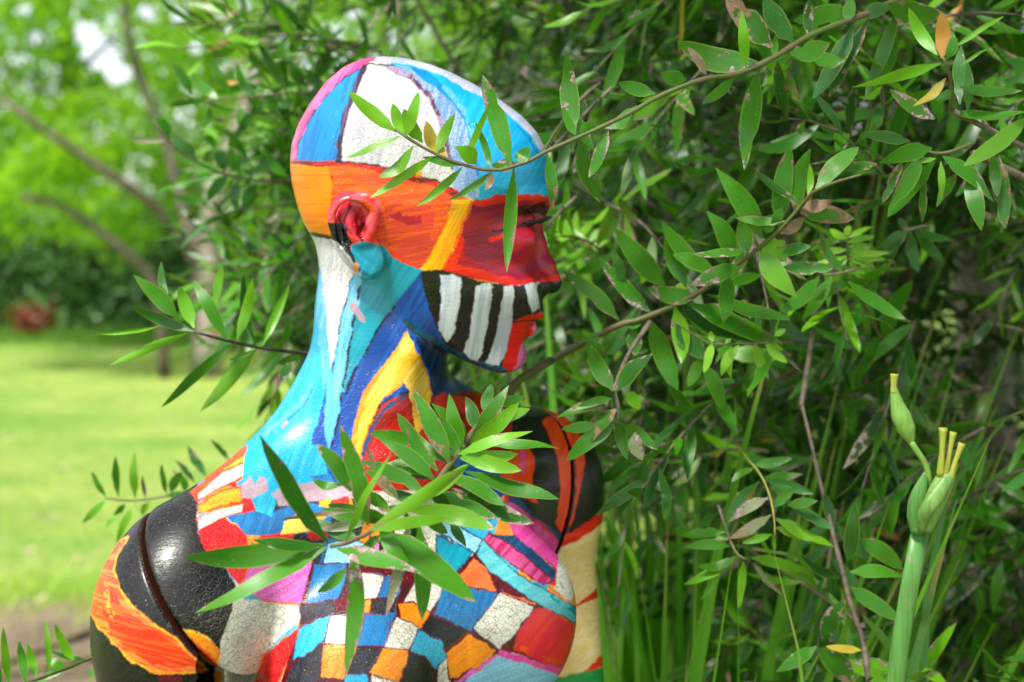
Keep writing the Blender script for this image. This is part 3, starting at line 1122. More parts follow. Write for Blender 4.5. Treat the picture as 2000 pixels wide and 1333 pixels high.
def paint_main(ear=False):
    c = Chart()
    Z3 = (160, 840, 2.7033)
    Z4 = (600, 840, 2.7033)
    P2 = (560, 370, 3.3333)
    # --- shoulder, neck and torso ground coats
    c.poly("aqua", [(560, 440), (640, 440), (700, 900), (700, 960), (470, 960), (440, 900), (540, 780)])
    c.poly("navy", [(700, 520), (820, 520), (930, 690), (930, 780), (860, 800), (720, 930), (620, 960), (600, 900)])
    c.poly("redneck", [(700, 850), (740, 790), (800, 765), (850, 775), (930, 760), (1010, 800), (1040, 860), (1010, 960), (720, 960)])
    c.poly("rasp", [(850, 765), (905, 775), (930, 800), (880, 812), (850, 795)])
    c.poly("blackcr", [(820, 800), (845, 790), (870, 830), (930, 880), (900, 900), (840, 850)])
    # --- head
    c.poly("cyan", [(700, 60), (1100, 60), (1100, 410), (1030, 381), (960, 392), (925, 392), (880, 300), (760, 122)])
    c.poly("blue", [(560, 320), (560, 100), (712, 100), (712, 132), (690, 180), (668, 250), (660, 312), (610, 319)])
    c.poly("white", [(716, 134), (760, 132), (800, 150), (838, 184), (860, 235), (872, 290), (876, 345), (800, 334), (740, 324), (664, 314), (668, 270), (682, 215), (700, 165)])
    c.poly("lilac", [(730, 126), (795, 130), (850, 155), (890, 200), (915, 255), (930, 310), (935, 385), (888, 376), (884, 320), (866, 250), (848, 205), (808, 160), (760, 135)])
    c.poly("blue", [(795, 128), (835, 140), (870, 170), (895, 205), (880, 200), (850, 170), (815, 148)])
    c.stroke("blue", [(880, 190), (912, 240), (928, 300), (934, 340)], 6)
    c.stroke("sky", [(868, 170), (905, 215), (925, 268)], 9, broken=.3)
    c.poly("pale", [(728, 100), (800, 100), (880, 130), (960, 170), (1040, 235), (1066, 285), (1068, 310), (1052, 290), (1035, 262), (998, 228), (938, 188), (860, 147), (800, 126), (735, 122)])
    c.stroke("blue", [(1010, 245), (1035, 272), (1054, 305)], 4)
    c.poly("pink", [(560, 330), (560, 100), (738, 100), (732, 119), (712, 130), (690, 140), (650, 170), (622, 205), (600, 240), (583, 280), (577, 318)])
    c.stroke("plum", [(712, 132), (694, 172), (676, 222), (666, 268), (661, 312)], 11)
    c.stroke("mauve", [(760, 134), (802, 152), (838, 186), (860, 236), (872, 280), (882, 318)], 10)
    c.stroke("plum", [(808, 158), (838, 186), (860, 236), (874, 290), (884, 330)], 4, broken=.3)
    c.stroke("black", [(578, 315), (582, 284), (600, 242), (622, 206), (652, 170), (695, 138), (724, 126), (770, 130)], 2.5, broken=.2)
    c.poly("orange2", [(560, 316), (690, 318), (780, 336), (850, 352), (892, 374), (920, 392), (880, 425), (860, 475), (836, 525), (812, 524), (780, 510), (745, 492), (725, 470), (700, 462), (655, 466), (600, 470), (560, 440)])
    c.poly("orange1", [(560, 318), (640, 320), (648, 360), (642, 420), (655, 466), (600, 470), (560, 440)])
    c.poly("orange3", [(736, 470), (735, 430), (760, 395), (840, 400), (876, 425), (860, 475), (836, 525), (812, 524), (780, 510), (748, 492)])
    c.poly("orange2", [(800, 340), (890, 374), (915, 392), (878, 428), (862, 470), (840, 470), (850, 420), (830, 380)])
    c.stroke("red", [(745, 492), (780, 510), (812, 524), (836, 528)], 13, broken=.1)
    c.stroke("crimson", [(770, 420), (800, 432), (830, 428)], 16, broken=.55)
    c.stroke("redline", [(572, 316), (620, 322), (680, 320), (740, 330), (800, 345), (850, 356), (888, 376)], 9)
    c.stroke("redline", [(740, 332), (800, 347), (850, 358), (890, 378)], 13, broken=.3)
    c.stroke("black", [(655, 316), (720, 321), (780, 334), (850, 351), (885, 372)], 3, broken=.15)
    c.stroke("redline", [(650, 345), (648, 372)], 3, broken=.5)
    c.poly("crimson", [(922, 388), (960, 394), (1030, 382), (1090, 395), (1110, 440), (1110, 552), (1040, 552), (1000, 560), (950, 548), (900, 541), (866, 527), (890, 480), (912, 430)])
    c.poly("crimdk", [(925, 396), (985, 396), (1010, 430), (990, 520), (960, 520), (905, 500), (905, 450)])
    c.stroke("red", [(935, 398), (985, 388), (1030, 386), (1090, 398)], 14)
    c.stroke("crimdk", [(1000, 402), (1030, 396), (1066, 404)], 10)
    c.stroke("maroon", [(1004, 414), (1040, 409), (1068, 414)], 18)  # shade of the eye socket, put into the colour
    c.stroke("black", [(1024, 414), (1046, 412), (1062, 417)], 8, broken=.2)  # darkest part of the painted socket shade
    c.stroke("black", [(966, 452), (1000, 445), (1046, 436)], 6)
    c.stroke("red", [(868, 520), (910, 530), (950, 540), (1000, 552)], 16)
    c.stroke("red", [(1010, 553), (1050, 548), (1110, 540)], 10, broken=.1)
    c.stroke("red", [(900, 470), (884, 515)], 14, broken=.2)
    c.stroke("red", [(960, 470), (985, 460)], 8, broken=.4)
    c.poly("yellow", [(884, 390), (927, 389), (917, 420), (896, 470), (868, 526), (845, 530), (818, 526), (836, 505), (860, 455), (875, 415)])
    c.stroke("vermil", [(922, 395), (910, 430), (888, 480), (866, 526)], 4, broken=.25)
    c.stroke("vermil", [(878, 415), (858, 462), (834, 508)], 3, broken=.4)
    # black panel with white bars
    c.poly("black", [(820, 528), (868, 528), (905, 541), (960, 553), (1010, 559), (1040, 554), (1110, 548), (1110, 580), (1064, 580), (1064, 612), (1020, 622), (1003, 640), (995, 660), (985, 722), (950, 719), (905, 698), (870, 673), (853, 640), (834, 590)])
    c.poly("stripe", [(861, 538), (885, 536), (902, 545), (898, 600), (886, 650), (873, 669), (857, 645), (860, 600)])
    c.poly("stripe", [(931, 556), (955, 552), (963, 560), (955, 620), (941, 688), (931, 707), (903, 694), (915, 660), (925, 600)])
    c.poly("stripe", [(985, 560), (1003, 558), (1005, 575), (998, 640), (990, 682), (973, 721), (948, 714), (965, 670), (978, 610)])
    c.poly("stripe", [(1026, 562), (1049, 557), (1054, 600), (1040, 612), (1032, 592)])
    c.stroke("stripe", [(1028, 560), (1050, 554)], 6)
    c.poly("lip", [(1000, 629), (1020, 619), (1045, 612), (1075, 609), (1070, 640), (1046, 652), (1030, 668), (1018, 692), (1006, 728), (976, 728), (988, 692), (996, 656)])
    c.stroke("black", [(1000, 628), (1022, 618), (1046, 611)], 2.5)
    c.stroke("maroon", [(1000, 630), (1024, 627), (1050, 626)], 4)  # crease between the lips, its shade painted in
    c.poly("chinpk", [(1043, 631), (1060, 631), (1055, 655), (1040, 665), (1030, 730), (1000, 730), (1012, 692), (1022, 667), (1040, 652)])
    # ear
    if ear:
        c.poly("earrim", [(634, 380), (700, 372), (745, 395), (746, 440), (728, 475), (700, 472), (676, 462), (636, 440)])
        c.poly("earin", [(661, 412), (684, 399), (706, 406), (716, 428), (712, 440), (700, 466), (690, 462), (672, 446), (660, 432)])
        c.stroke("orange3", [(712, 395), (730, 412)], 10, broken=.3)
        c.stroke("plum", [(664, 440), (676, 448)], 10, broken=.2)
        c.poly("black", [(636, 436), (660, 436), (676, 452), (688, 474), (684, 482), (700, 505), (690, 515), (655, 495), (638, 462)])
    c.stroke("maroon", [(706, 440), (700, 458), (708, 470)], 7, broken=.1)
    c.stroke("orange3", [(738, 448), (734, 466)], 12, broken=.2)
    # behind the ear and neck bands
    c.poly("white", [(600, 452), (655, 468), (674, 490), (690, 515), (690, 532), (680, 572), (665, 622), (656, 680), (648, 735), (643, 700), (637, 620), (629, 540), (616, 490)])
    c.stroke("black", [(606, 458), (630, 462), (656, 468)], 7, broken=.1)
    c.poly("teal", [(690, 496), (712, 494), (745, 494), (790, 514), (824, 526), (805, 555), (780, 582), (760, 612), (735, 642), (710, 692), (690, 722), (668, 775), (676, 690), (690, 620), (704, 560), (712, 530)])
    c.poly("teal", [(686, 478), (712, 472), (740, 476), (764, 498), (756, 545), (726, 548), (706, 530), (690, 505)])
    c.poly("sky", [(688, 538), (708, 528), (702, 590), (691, 622), (680, 690), (668, 770), (658, 830), (640, 880), (632, 830), (640, 740), (652, 700), (666, 630), (682, 580)])
    c.poly("sky", [(610, 470), (629, 540), (637, 620), (645, 735), (632, 760), (626, 700), (618, 600)])
    c.stroke("black", [(703, 560), (692, 620), (682, 690), (670, 760), (660, 830), (645, 880)], 5, broken=.25)
    c.stroke("plum", [(688, 545), (668, 625), (655, 690), (648, 735)], 2.5, broken=.4)
    c.stroke("black", [(770, 600), (740, 640), (714, 690), (692, 728), (676, 770)], 5, broken=.3)
    c.poly("primer", [(681, 592), (695, 588), (700, 602), (712, 620), (712, 630), (704, 628), (694, 614), (684, 608)])
    c.poly("navydk", [(850, 660), (905, 698), (890, 722), (862, 766), (846, 776), (842, 740), (822, 685), (812, 660)])
    c.stroke("tealdk", [(792, 628), (830, 656), (870, 680), (905, 699), (950, 718), (985, 726)], 12)
    c.stroke("black", [(796, 640), (832, 664), (862, 682)], 3, broken=.3)
    c.poly("goldor", [(792, 646), (780, 672), (752, 708), (726, 742), (706, 774), (692, 830), (680, 895), (664, 912), (672, 925), (705, 900), (720, 835), (745, 785), (785, 752)])
    c.poly("gold", [(792, 655), (778, 684), (756, 715), (732, 748), (714, 782), (700, 835), (694, 880), (703, 888), (719, 832), (743, 784), (784, 748), (790, 700)])
    c.poly("gold", [(795, 646), (816, 690), (832, 732), (843, 768), (838, 800), (824, 838), (812, 850), (806, 800), (800, 765), (785, 742), (782, 700)])
    c.stroke("black", [(798, 768), (776, 772), (745, 790), (722, 832)], 4, broken=.25)
    c.stroke("dkblue", [(790, 775), (750, 800), (726, 840), (708, 890)], 7, broken=.1)
    c.stroke("goldor", [(818, 692), (836, 740), (844, 770)], 4, broken=.2)
    c.stroke("sky", [(608, 750), (590, 782), (550, 820), (512, 852)], 8, broken=.1)
    c.stroke("plum", [(612, 760), (594, 792), (556, 828)], 2, broken=.3)
    c.stroke("primer", [(560, 826), (540, 842)], 8, broken=.4)
    # --- shoulder stripes
    c.poly("blackcr", [(100, 900), (395, 900), (384, 962), (386, 1040), (405, 1072), (437, 1106), (462, 1142), (452, 1192), (430, 1258), (424, 1300), (380, 1300), (240, 1330), (100, 1330)])
    c.poly("vermil", [(372, 962), (436, 905), (482, 868), (486, 888), (478, 908), (440, 924), (396, 960), (386, 985)])
    c.poly("amber", [(397, 950), (440, 915), (478, 890), (476, 903), (440, 925), (404, 950)])
    c.poly("cream", [(386, 963), (434, 922), (476, 906), (474, 934), (430, 955), (388, 978)], "vermil", 1.6)
    c.poly("amber", [(386, 987), (430, 962), (472, 950), (472, 980), (430, 990), (388, 1004)], "vermil", 1.6)
    c.poly("cream", [(386, 1015), (420, 996), (478, 984), (472, 1000), (442, 1011), (390, 1034)], "vermil", 1.2)
    c.poly("sred", [(384, 1036), (441, 1012), (460, 1026), (480, 1044), (495, 1095), (471, 1145), (437, 1107), (397, 1070)])
    c.poly("cblue", [(445, 1010), (492, 998), (530, 1003), (575, 985), (600, 995), (590, 1022), (530, 1046), (480, 1046), (462, 1025)])
    c.poly("gold", [(555, 1018), (592, 1000), (640, 1010), (600, 1040), (548, 1045)])
    c.poly("aqua", [(474, 936), (478, 888), (515, 852), (630, 870), (640, 935), (620, 945), (560, 950), (537, 965), (540, 985), (530, 1008), (500, 1000), (490, 970)])
    c.poly("primer", [(472, 952), (490, 930), (498, 950), (508, 930), (520, 932), (524, 958), (500, 972), (472, 976)])
    c.poly("primer", [(530, 966), (552, 948), (620, 942), (690, 948), (690, 972), (600, 980), (545, 990), (540, 975)])
    c.poly("cblue", [(606, 930), (640, 925), (660, 950), (620, 945)])
    c.poly("amber", [(622, 980), (650, 972), (640, 994), (622, 990)])
    c.poly("sred", [(652, 975), (680, 968), (684, 990), (650, 996)])
    c.poly("ngrey", [(640, 1022), (668, 1030), (660, 1055), (640, 1050)])
    c.poly("sred", [(600, 1040), (640, 1025), (640, 1050), (606, 1058)])
    c.poly("cream", [(520, 1072), (580, 1062), (600, 1078), (560, 1096), (520, 1096)])
    c.poly("magenta", [(471, 1143), (493, 1094), (552, 1088), (615, 1099), (612, 1130), (600, 1168), (585, 1181), (515, 1174)], "salmon", 1.5)
    c.poly("magenta", [(490, 1092), (520, 1088), (560, 1092), (552, 1110), (500, 1112)])
    c.poly("ltblue", [(640, 1062), (690, 1050), (720, 1070), (700, 1100), (630, 1100)], "ngrey", 1.5)
    c.poly("magenta", [(700, 1070), (740, 1056), (770, 1085), (764, 1100), (716, 1100)], "plum", 1.5)
    c.poly("cream", [(452, 1195), (462, 1170), (515, 1173), (585, 1182), (590, 1210), (552, 1240), (515, 1278), (493, 1345), (445, 1345), (424, 1288), (430, 1258), (446, 1222)])
    c.stroke("salmon", [(515, 1174), (550, 1178), (585, 1183)], 4)
    c.poly("sred", [(584, 1222), (560, 1244), (515, 1280), (493, 1340), (541, 1345), (553, 1314), (568, 1284)], "salmon", 1.6)
    c.poly("maroon", [(585, 1185), (610, 1096), (690, 1100), (860, 1120), (930, 1080), (1060, 1180), (1150, 1200), (1150, 1330), (1000, 1275), (880, 1345), (545, 1345), (585, 1224)])
    for key, P in [
        ("cblue", [(615, 1102), (676, 1102), (664, 1167), (600, 1178)]),
        ("ngrey", [(589, 1184), (657, 1173), (652, 1196), (589, 1218)]),
        ("ccyan", [(585, 1226), (648, 1201), (631, 1255), (573, 1292)]),
        ("ngrey", [(573, 1296), (631, 1258), (628, 1326), (556, 1345)]),
        ("cream", [(707, 1121), (752, 1125), (738, 1172), (699, 1174)]),
        ("cblue", [(752, 1125), (784, 1130), (778, 1167), (738, 1170)]),
        ("cream", [(818, 1128), (866, 1147), (840, 1196), (788, 1178)]),
        ("corange", [(696, 1174), (727, 1172), (723, 1200), (695, 1202)]),
        ("ngrey", [(727, 1172), (778, 1168), (770, 1200), (725, 1198)]),
        ("dorange", [(778, 1180), (808, 1178), (840, 1197), (822, 1228), (784, 1210)]),
        ("cream", [(648, 1204), (712, 1202), (700, 1259), (636, 1255)]),
        ("cblue", [(715, 1203), (771, 1199), (748, 1263), (696, 1259)]),
        ("cream", [(774, 1206), (819, 1228), (800, 1270), (751, 1264)]),
        ("black", [(841, 1203), (915, 1232), (870, 1265), (825, 1229)]),
        ("ccyan", [(818, 1232), (860, 1251), (869, 1280), (855, 1309), (802, 1277)]),
        ("corange", [(633, 1259), (697, 1262), (674, 1326), (627, 1322)]),
        ("ngrey", [(700, 1262), (745, 1266), (722, 1315), (679, 1318)]),
        ("dorange", [(748, 1268), (800, 1272), (778, 1333), (722, 1316)]),
        ("black", [(800, 1274), (830, 1284), (849, 1311), (844, 1345), (780, 1345)]),
        ("ccyan", [(674, 1322), (716, 1316), (724, 1345), (672, 1345)]),
        ("cream", [(726, 1320), (776, 1335), (770, 1350), (726, 1350)]),
        ("cream", [(856, 1300), (874, 1285), (884, 1345), (852, 1345)]),
        ("cblue", [(866, 1151), (918, 1151), (978, 1155), (945, 1203), (922, 1233), (852, 1199)]),
        ("cream", [(978, 1159), (1045, 1184), (1011, 1232), (975, 1266), (926, 1228), (945, 1203)]),
        ("dorange", [(914, 1241), (967, 1269), (949, 1296), (881, 1326), (873, 1277)]),
    ]:
        mid = np.mean(np.array(P, float), axis=0)       # cells nearly touch
        P = mid + (np.array(P, float) - mid) * 1.06
        c.poly(key, P, "plum" if key in ("cream", "cblue", "ccyan") else "maroon", 1.5)
    c.poly("rasp", [(1045, 1186), (1088, 1190), (1160, 1224), (1160, 1290), (1110, 1316), (1000, 1270), (1011, 1232)], "maroon", 1.8)
    c.stroke("vermil", [(1008, 1262), (1050, 1282), (1110, 1300)], 9, broken=.45)
    c.stroke("vermil", [(1095, 1200), (1120, 1225)], 9, broken=.5)
    c.poly("ltblue", [(965, 1278), (1044, 1300), (1120, 1325), (1130, 1345), (890, 1345)], "plum", 1.5)
    c.poly("hotpink", [(975, 1270), (1044, 1289), (1120, 1314), (1112, 1327), (1044, 1303), (970, 1280)])
    c.stroke("magenta", [(968, 1280), (930, 1310), (890, 1335)], 7)
    c.poly("salmon", [(926, 1088), (955, 1114), (970, 1152), (1048, 1177), (1046, 1186), (978, 1158), (911, 1147), (896, 1125)], "maroon", 1.6)
    c.poly("ltblue", [(850, 1015), (898, 1028), (942, 1055), (928, 1082), (858, 1042)], "dkblue", 1.6)
    c.poly("teal", [(852, 1045), (923, 1078), (889, 1121), (855, 1116)], "dkblue", 1.6)
    c.poly("dkblue", [(955, 1042), (1007, 1045), (1086, 1114), (1081, 1138), (1020, 1090)])
    c.poly("dkpink", [(942, 1055), (956, 1040), (1000, 1066), (1067, 1121), (1078, 1136), (1060, 1144), (1005, 1106)], "maroon", 1.2)
    c.poly("teal", [(880, 985), (960, 960), (990, 985), (940, 1035), (880, 1020)])
    c.poly("dkblue", [(990, 968), (1044, 980), (1105, 1030), (1100, 1068), (1060, 1020), (996, 990)])
    c.poly("hotpink", [(982, 992), (998, 982), (1030, 1004), (1093, 1062), (1090, 1112), (1007, 1048)], "dkpink", 1.3)
    c.poly("ltteal", [(930, 1084), (942, 1055), (1015, 1125), (1082, 1162), (1140, 1195), (1145, 1226), (1051, 1182), (955, 1115)], "plum", 1.2)
    c.stroke("teal", [(1080, 1165), (1120, 1190), (1145, 1218)], 12, broken=.3)
    c.poly("cream", [(1093, 1072), (1100, 1055), (1122, 1166), (1112, 1176), (1084, 1150)])
    # the far shoulder
    c.poly("black", [(1000, 820), (1100, 800), (1150, 850), (1110, 1050), (1060, 1020), (1000, 960)])
    c.poly("vermil", [(970, 890), (1030, 870), (1045, 900), (1040, 940), (1050, 985), (1000, 960), (960, 930)])
    c.stroke("hotpink", [(1020, 885), (1022, 920)], 8, broken=.3)
    c.poly("vermil", [(1060, 820), (1104, 800), (1140, 830), (1110, 1010), (1096, 1040), (1084, 1020), (1096, 950), (1086, 890)])
    c.poly("navy", [(885, 890), (960, 880), (990, 965), (950, 990), (900, 960)])
    # --- the near arm: black cap, orange sweep, dark below
    c.poly("black", [(150, 1270), (215, 1250), (300, 1300), (420, 1300), (430, 1760), (150, 1760)])
    c.poly("maroon", [(310, 1300), (352, 1302), (360, 1345), (330, 1420), (310, 1345)])
    c.poly("armor", [(250, 1050), (228, 1084), (222, 1112), (232, 1150), (262, 1188), (300, 1220), (342, 1246), (374, 1282), (404, 1308), (360, 1315), (300, 1314), (250, 1286), (212, 1244), (190, 1222), (170, 1190), (180, 1120), (220, 1060)], "amber", 2.2)
    c.poly("armred", [(216, 1150), (240, 1185), (290, 1225), (340, 1255), (380, 1296), (350, 1308), (300, 1300), (250, 1270), (215, 1232), (200, 1195)])
    c.stroke("amber", [(205, 1140), (212, 1180), (220, 1205)], 12, broken=.55)
    c.poly("dorange", [(352, 1232), (385, 1238), (412, 1250), (430, 1274), (424, 1304), (395, 1288), (372, 1262)])
    c.stroke("vermil", [(360, 1245), (392, 1268), (418, 1292)], 10, broken=.2)
    c.stroke("gold", [(350, 1230), (388, 1238), (412, 1250)], 4, broken=.3)
    return c


def paint_far_arm():
    c = Chart()
    c.L[:] = PID["sand"]
    c.poly("black", [(1040, 780), (1200, 780), (1200, 985), (1120, 1040), (1080, 1040)])
    c.poly("vermil", [(1060, 800), (1100, 800), (1140, 860), (1142, 915), (1122, 1010), (1100, 1060), (1080, 1040)])
    c.stroke("maroon", [(1118, 880), (1120, 960), (1104, 1050)], 12)
    c.poly("red", [(1200, 975), (1172, 1002), (1118, 1038), (1090, 1050), (1090, 1072), (1122, 1060), (1172, 1028), (1200, 1010)])
    c.poly("red", [(1200, 1136), (1172, 1146), (1128, 1178), (1090, 1190), (1130, 1184), (1172, 1166), (1200, 1160)])
    c.poly("red", [(1200, 1272), (1172, 1284), (1128, 1322), (1090, 1330), (1130, 1332), (1172, 1304), (1200, 1296)])
    c.poly("green", [(1060, 1330), (1200, 1300), (1200, 1500), (1060, 1500)])
    return c


def vertex_paint(W, N, chart, seed=0):
    """Colour, crack amount for each vertex. W world positions."""
    px = 1000 + W[:, 0] / (W[:, 1] + CAM_D) * FPX
    py = 415 + (CAM_H - W[:, 2]) / (W[:, 1] + CAM_D) * FPX
    out = 0
    for ox, oy in ((-1.3, -.5), (.5, -1.3), (1.3, .5), (-.5, 1.3), (.1, .1)):
        c_, k_ = paint_at(chart.lookup(px + ox, py + oy), px, py, seed)
        out = out + np.concatenate([c_, k_[:, None]], 1) / 5
    return np.clip(out[:, :3], 0.002, 0.95), out[:, 3]


def paint_at(lab, px, py, seed):
    arr1 = np.array([lin(PAL[k][0]) for k in PKEYS]); arr2 = np.array([lin(PAL[k][1]) for k in PKEYS])
    amt = np.array([PAL[k][2] for k in PKEYS])
    ang = np.array([math.radians(PAL[k][3] if PAL[k][3] is not None else 30) for k in PKEYS])
    iso = np.array([PAL[k][3] is None for k in PKEYS])
    crk = np.array([PAL[k][4] for k in PKEYS])
    r = np.random.default_rng(11 + seed)
    n1 = r.standard_normal((256, 256)); n2 = r.standard_normal((256, 256))

    def vn(g, x, y):
        i = np.floor(x).astype(int); j = np.floor(y).astype(int)
        fx = x - i; fy = y - j
        fx = fx * fx * (3 - 2 * fx); fy = fy * fy * (3 - 2 * fy)
        i &= 255; j &= 255; i2 = (i + 1) & 255; j2 = (j + 1) & 255
        return (g[i, j] * (1 - fx) + g[i2, j] * fx) * (1 - fy) + (g[i, j2] * (1 - fx) + g[i2, j2] * fx) * fy
    a = ang[lab]
    al = px * np.cos(a) - py * np.sin(a)
    ac = px * np.sin(a) + py * np.cos(a)
    st = np.where(iso[lab], 9.0, 46.0)
    v = vn(n1, al / st + 50, ac / 3.6) * .6 + vn(n2, al / (st * 2.2), ac / 11.0) * .55
    q = np.quantile(v, np.linspace(0, 1, 201))
    rank = np.interp(v, q, np.linspace(0, 1, 201))
    f = np.clip((amt[lab] - rank) / .3 + .5, 0, 1) * .72
    col = arr1[lab] * (1 - f[:, None]) + arr2[lab] * f[:, None]
    col *= (1 + 0.07 * vn(n2, px / 60, py / 60))[:, None]
    return col, crk[lab]


def paint_material():
    M = Mat("enamel_paint")
    col = M.n("Attribute", attribute_name="paint", attribute_type='GEOMETRY').outputs["Color"]
    crk = M.n("Attribute", attribute_name="crackle", attribute_type='GEOMETRY').outputs["Fac"]
    pos = M.n("NewGeometry").outputs["Position"]
    warp = M.n("TexNoise", {"Vector": pos, "Scale": 130.0, "Detail": 2.0}).outputs["Color"]
    wv = M.n("VectorMath", {0: warp, 1: (0.5, 0.5, 0.5)}, operation='SUBTRACT').outputs[0]
    wv = M.n("VectorMath", {0: wv, "Scale": 0.006}, operation='SCALE').outputs[0]
    wp = M.n("VectorMath", {0: pos, 1: wv}, operation='ADD').outputs[0]
    vo = M.n("TexVoronoi", {"Vector": wp, "Scale": 250.0}, feature='DISTANCE_TO_EDGE').outputs["Distance"]
    vo2 = M.n("TexVoronoi", {"Vector": wp, "Scale": 470.0}, feature='DISTANCE_TO_EDGE').outputs["Distance"]
    patch = M.noise(pos, 26.0, 3.0)
    c1 = M.ramp(vo, 0.045, 0.012)
    c2 = M.math('MULTIPLY', M.ramp(vo2, 0.05, 0.015), M.ramp(patch, 0.45, 0.6))
    crack = M.math('MULTIPLY', M.math('MAXIMUM', c1, c2), crk)
    fine = M.noise(pos, 900.0, 3.0, 0.6)
    col2 = M.mix(M.math('MULTIPLY', crack, 0.62), col, (0.10, 0.075, 0.055))
    # worn specks and grime
    sp = M.n("TexVoronoi", {"Vector": pos, "Scale": 210.0}).outputs["Distance"]
    spk = M.math('MULTIPLY', M.ramp(sp, 0.14, 0.07), M.ramp(M.noise(pos, 17.0), 0.56, 0.66))
    col2 = M.mix(M.math('MULTIPLY', spk, 0.7), col2, (0.30, 0.24, 0.25))
    gr = M.ramp(M.noise(pos, 60.0, 5.0, 0.7), 0.58, 0.75)
    col2 = M.mix(M.math('MULTIPLY', gr, 0.22), col2, (0.07, 0.06, 0.05))
    brush = M.n("Mapping", {"Vector": pos, "Rotation": (0.3, 0.5, 0.2), "Scale": (90, 700, 600)}).outputs[0]
    br = M.noise(brush, 1.0, 2.0, 0.5)
    h = M.math('SUBTRACT', M.math('ADD', M.math('MULTIPLY', br, 0.5), M.math('MULTIPLY', M.noise(pos, 300.0, 3.0), 0.3)),
               M.math('MULTIPLY', crack, 1.6))
    bump = M.n("Bump", {"Strength": 0.6, "Distance": 0.0006, "Height": h}).outputs[0]
    rough = M.math('ADD', M.math('ADD', 0.16, M.math('MULTIPLY', fine, 0.08)), M.math('MULTIPLY', crk, 0.19))
    pr = M.n("BsdfPrincipled", {"Base Color": col2, "Roughness": rough, "Normal": bump, "Specular IOR Level": 0.42,
                                "Coat Weight": 0.12, "Coat Roughness": 0.1})
    return M.surf(pr.outputs[0])


MAT_PAINT = paint_material()
STATUE_ORIGIN = Vector((NT[0], NT[1], 0.0))


def painted_object(name, Qv, F, N, chart, parent, seed=0, label=None):
    # the side worth seeing close gets a finer net (flat split, so nothing opens up)
    fcn, fcp = N[F].mean(1), Qv[F].mean(1)
    fine_ = (fcn[:, 2] > -0.25) & (fcp[:, 1] < 1420)
    V2, F2 = subdivide(Qv, F[fine_])
    Nn, _ = subdivide(N.astype(np.float32), F[fine_])
    Qv, N, F = V2, Nn, np.concatenate([F[~fine_], F2])
    W = pts_to_world(Qv)
    Nw = np.stack([N[:, 0], -N[:, 2], -N[:, 1]], axis=1)
    used = np.unique(F)
    remap = np.full(len(W), -1, np.int64); remap[used] = np.arange(len(used))
    W, Nw, F = W[used], Nw[used], remap[F]
    fn_ = np.cross(W[F[:, 1]] - W[F[:, 0]], W[F[:, 3]] - W[F[:, 0]])
    if (fn_ * Nw[F[:, 0]]).sum() < 0:
        F = F[:, ::-1]
    col, crk = vertex_paint(W, Nw, chart, seed)
    Qu = Qv[used].astype(np.float32)                    # bare dark wood inside the shoulder slots
    for side in (-1, 1):
        m = (np.abs(seam_dist(Qu, side)) < GAP + 0.8) & (arm_sdf(Qu, side) < 25)
        col[m] = (0.05, 0.016, 0.01); crk[m] = 0
    me = np_mesh(name, W - np.array(STATUE_ORIGIN), F, MAT_PAINT)
    a = me.attributes.new("paint", 'FLOAT_COLOR', 'POINT')
    a.data.foreach_set("color", np.concatenate([col, np.ones((len(col), 1))], 1).astype(np.float32).ravel())
    b = me.attributes.new("crackle", 'FLOAT', 'POINT')
    b.data.foreach_set("value", crk.astype(np.float32))
    me.normals_split_custom_set_from_vertices([tuple(n) for n in Nw.tolist()])
    o = link_mesh(name, me, parent, (0, 0, 0) if parent is STATUE else None)
    if label: o["label"] = label
    return o


STATUE = empty("mannequin", STATUE_ORIGIN,
               "bald mannequin bust hand painted in bright patches, head in profile, standing among green leaves", "mannequin")
CHART = paint_main()
CHART_EAR = paint_main(True)
CHART_ARM = paint_far_arm()

# head, neck and torso from one surface, so that they join without a step
Vb, Fb, Nb = build_surface(body_sdf, (230, 80, -460), (1240, 1520, 470), 7.0, 1)
print('body verts', len(Vb))
fc = Vb[Fb].mean(1)
is_head = head_sdf(fc) < smin(neck_sdf(fc), trunk_sdf(fc), 90) - 1.0
torso_ob = painted_object("torso", Vb, Fb[~is_head], Nb, CHART, STATUE)
head_ob = painted_object("head", Vb, Fb[is_head], Nb, CHART, STATUE)
for sgn, ch in ((-1, CHART), (1, CHART_ARM)):
    ctr = (pts_to_world(np.zeros((1, 3)))[0])
    lo, hi = ((60, 920, 60), (480, 2050, 560)) if sgn < 0 else ((960, 700, -640), (1400, 1850, -60))
    Va, Fa, Na = build_surface(arm_piece(sgn), lo, hi, 7.0, 1)
    painted_object("arm", Va, Fa, Na, ch, STATUE, seed=sgn + 2)
def ear_patch(Q):          # the ear swells out of the head without a seam
    return smin(head_sdf(Q), ear_sdf(Q), 13) - 0.5


Ve, Fe, Ne = build_surface(ear_patch, (600, 340, 110), (800, 590, 230), 2.4, 1, 0.8)
ec = Ve[Fe].mean(1)
Fe = Fe[(ear_sdf(ec) < 12) & (ec[:, 2] > 130)]
painted_object("ear", Ve, Fe, Ne, CHART_EAR, head_ob, seed=5)
# the ear on the side turned away
Ve2 = Ve.copy(); Ve2[:, 2] *= -1; Ne2 = Ne.copy(); Ne2[:, 2] *= -1
painted_object("ear", Ve2, Fe[:, ::-1], Ne2, CHART_EAR, head_ob, seed=6)


def simple_principled(name, col, rough=0.5):
    M = Mat(name)
    pos = M.n("NewGeometry").outputs["Position"]
    c = M.mix(M.ramp(M.noise(pos, 60.0, 4.0), 0.35, 0.65), tuple(np.array(col) * 0.75), tuple(np.array(col) * 1.2))
    return M.surf(M.n("BsdfPrincipled", {"Base Color": c, "Roughness": rough}).outputs[0])


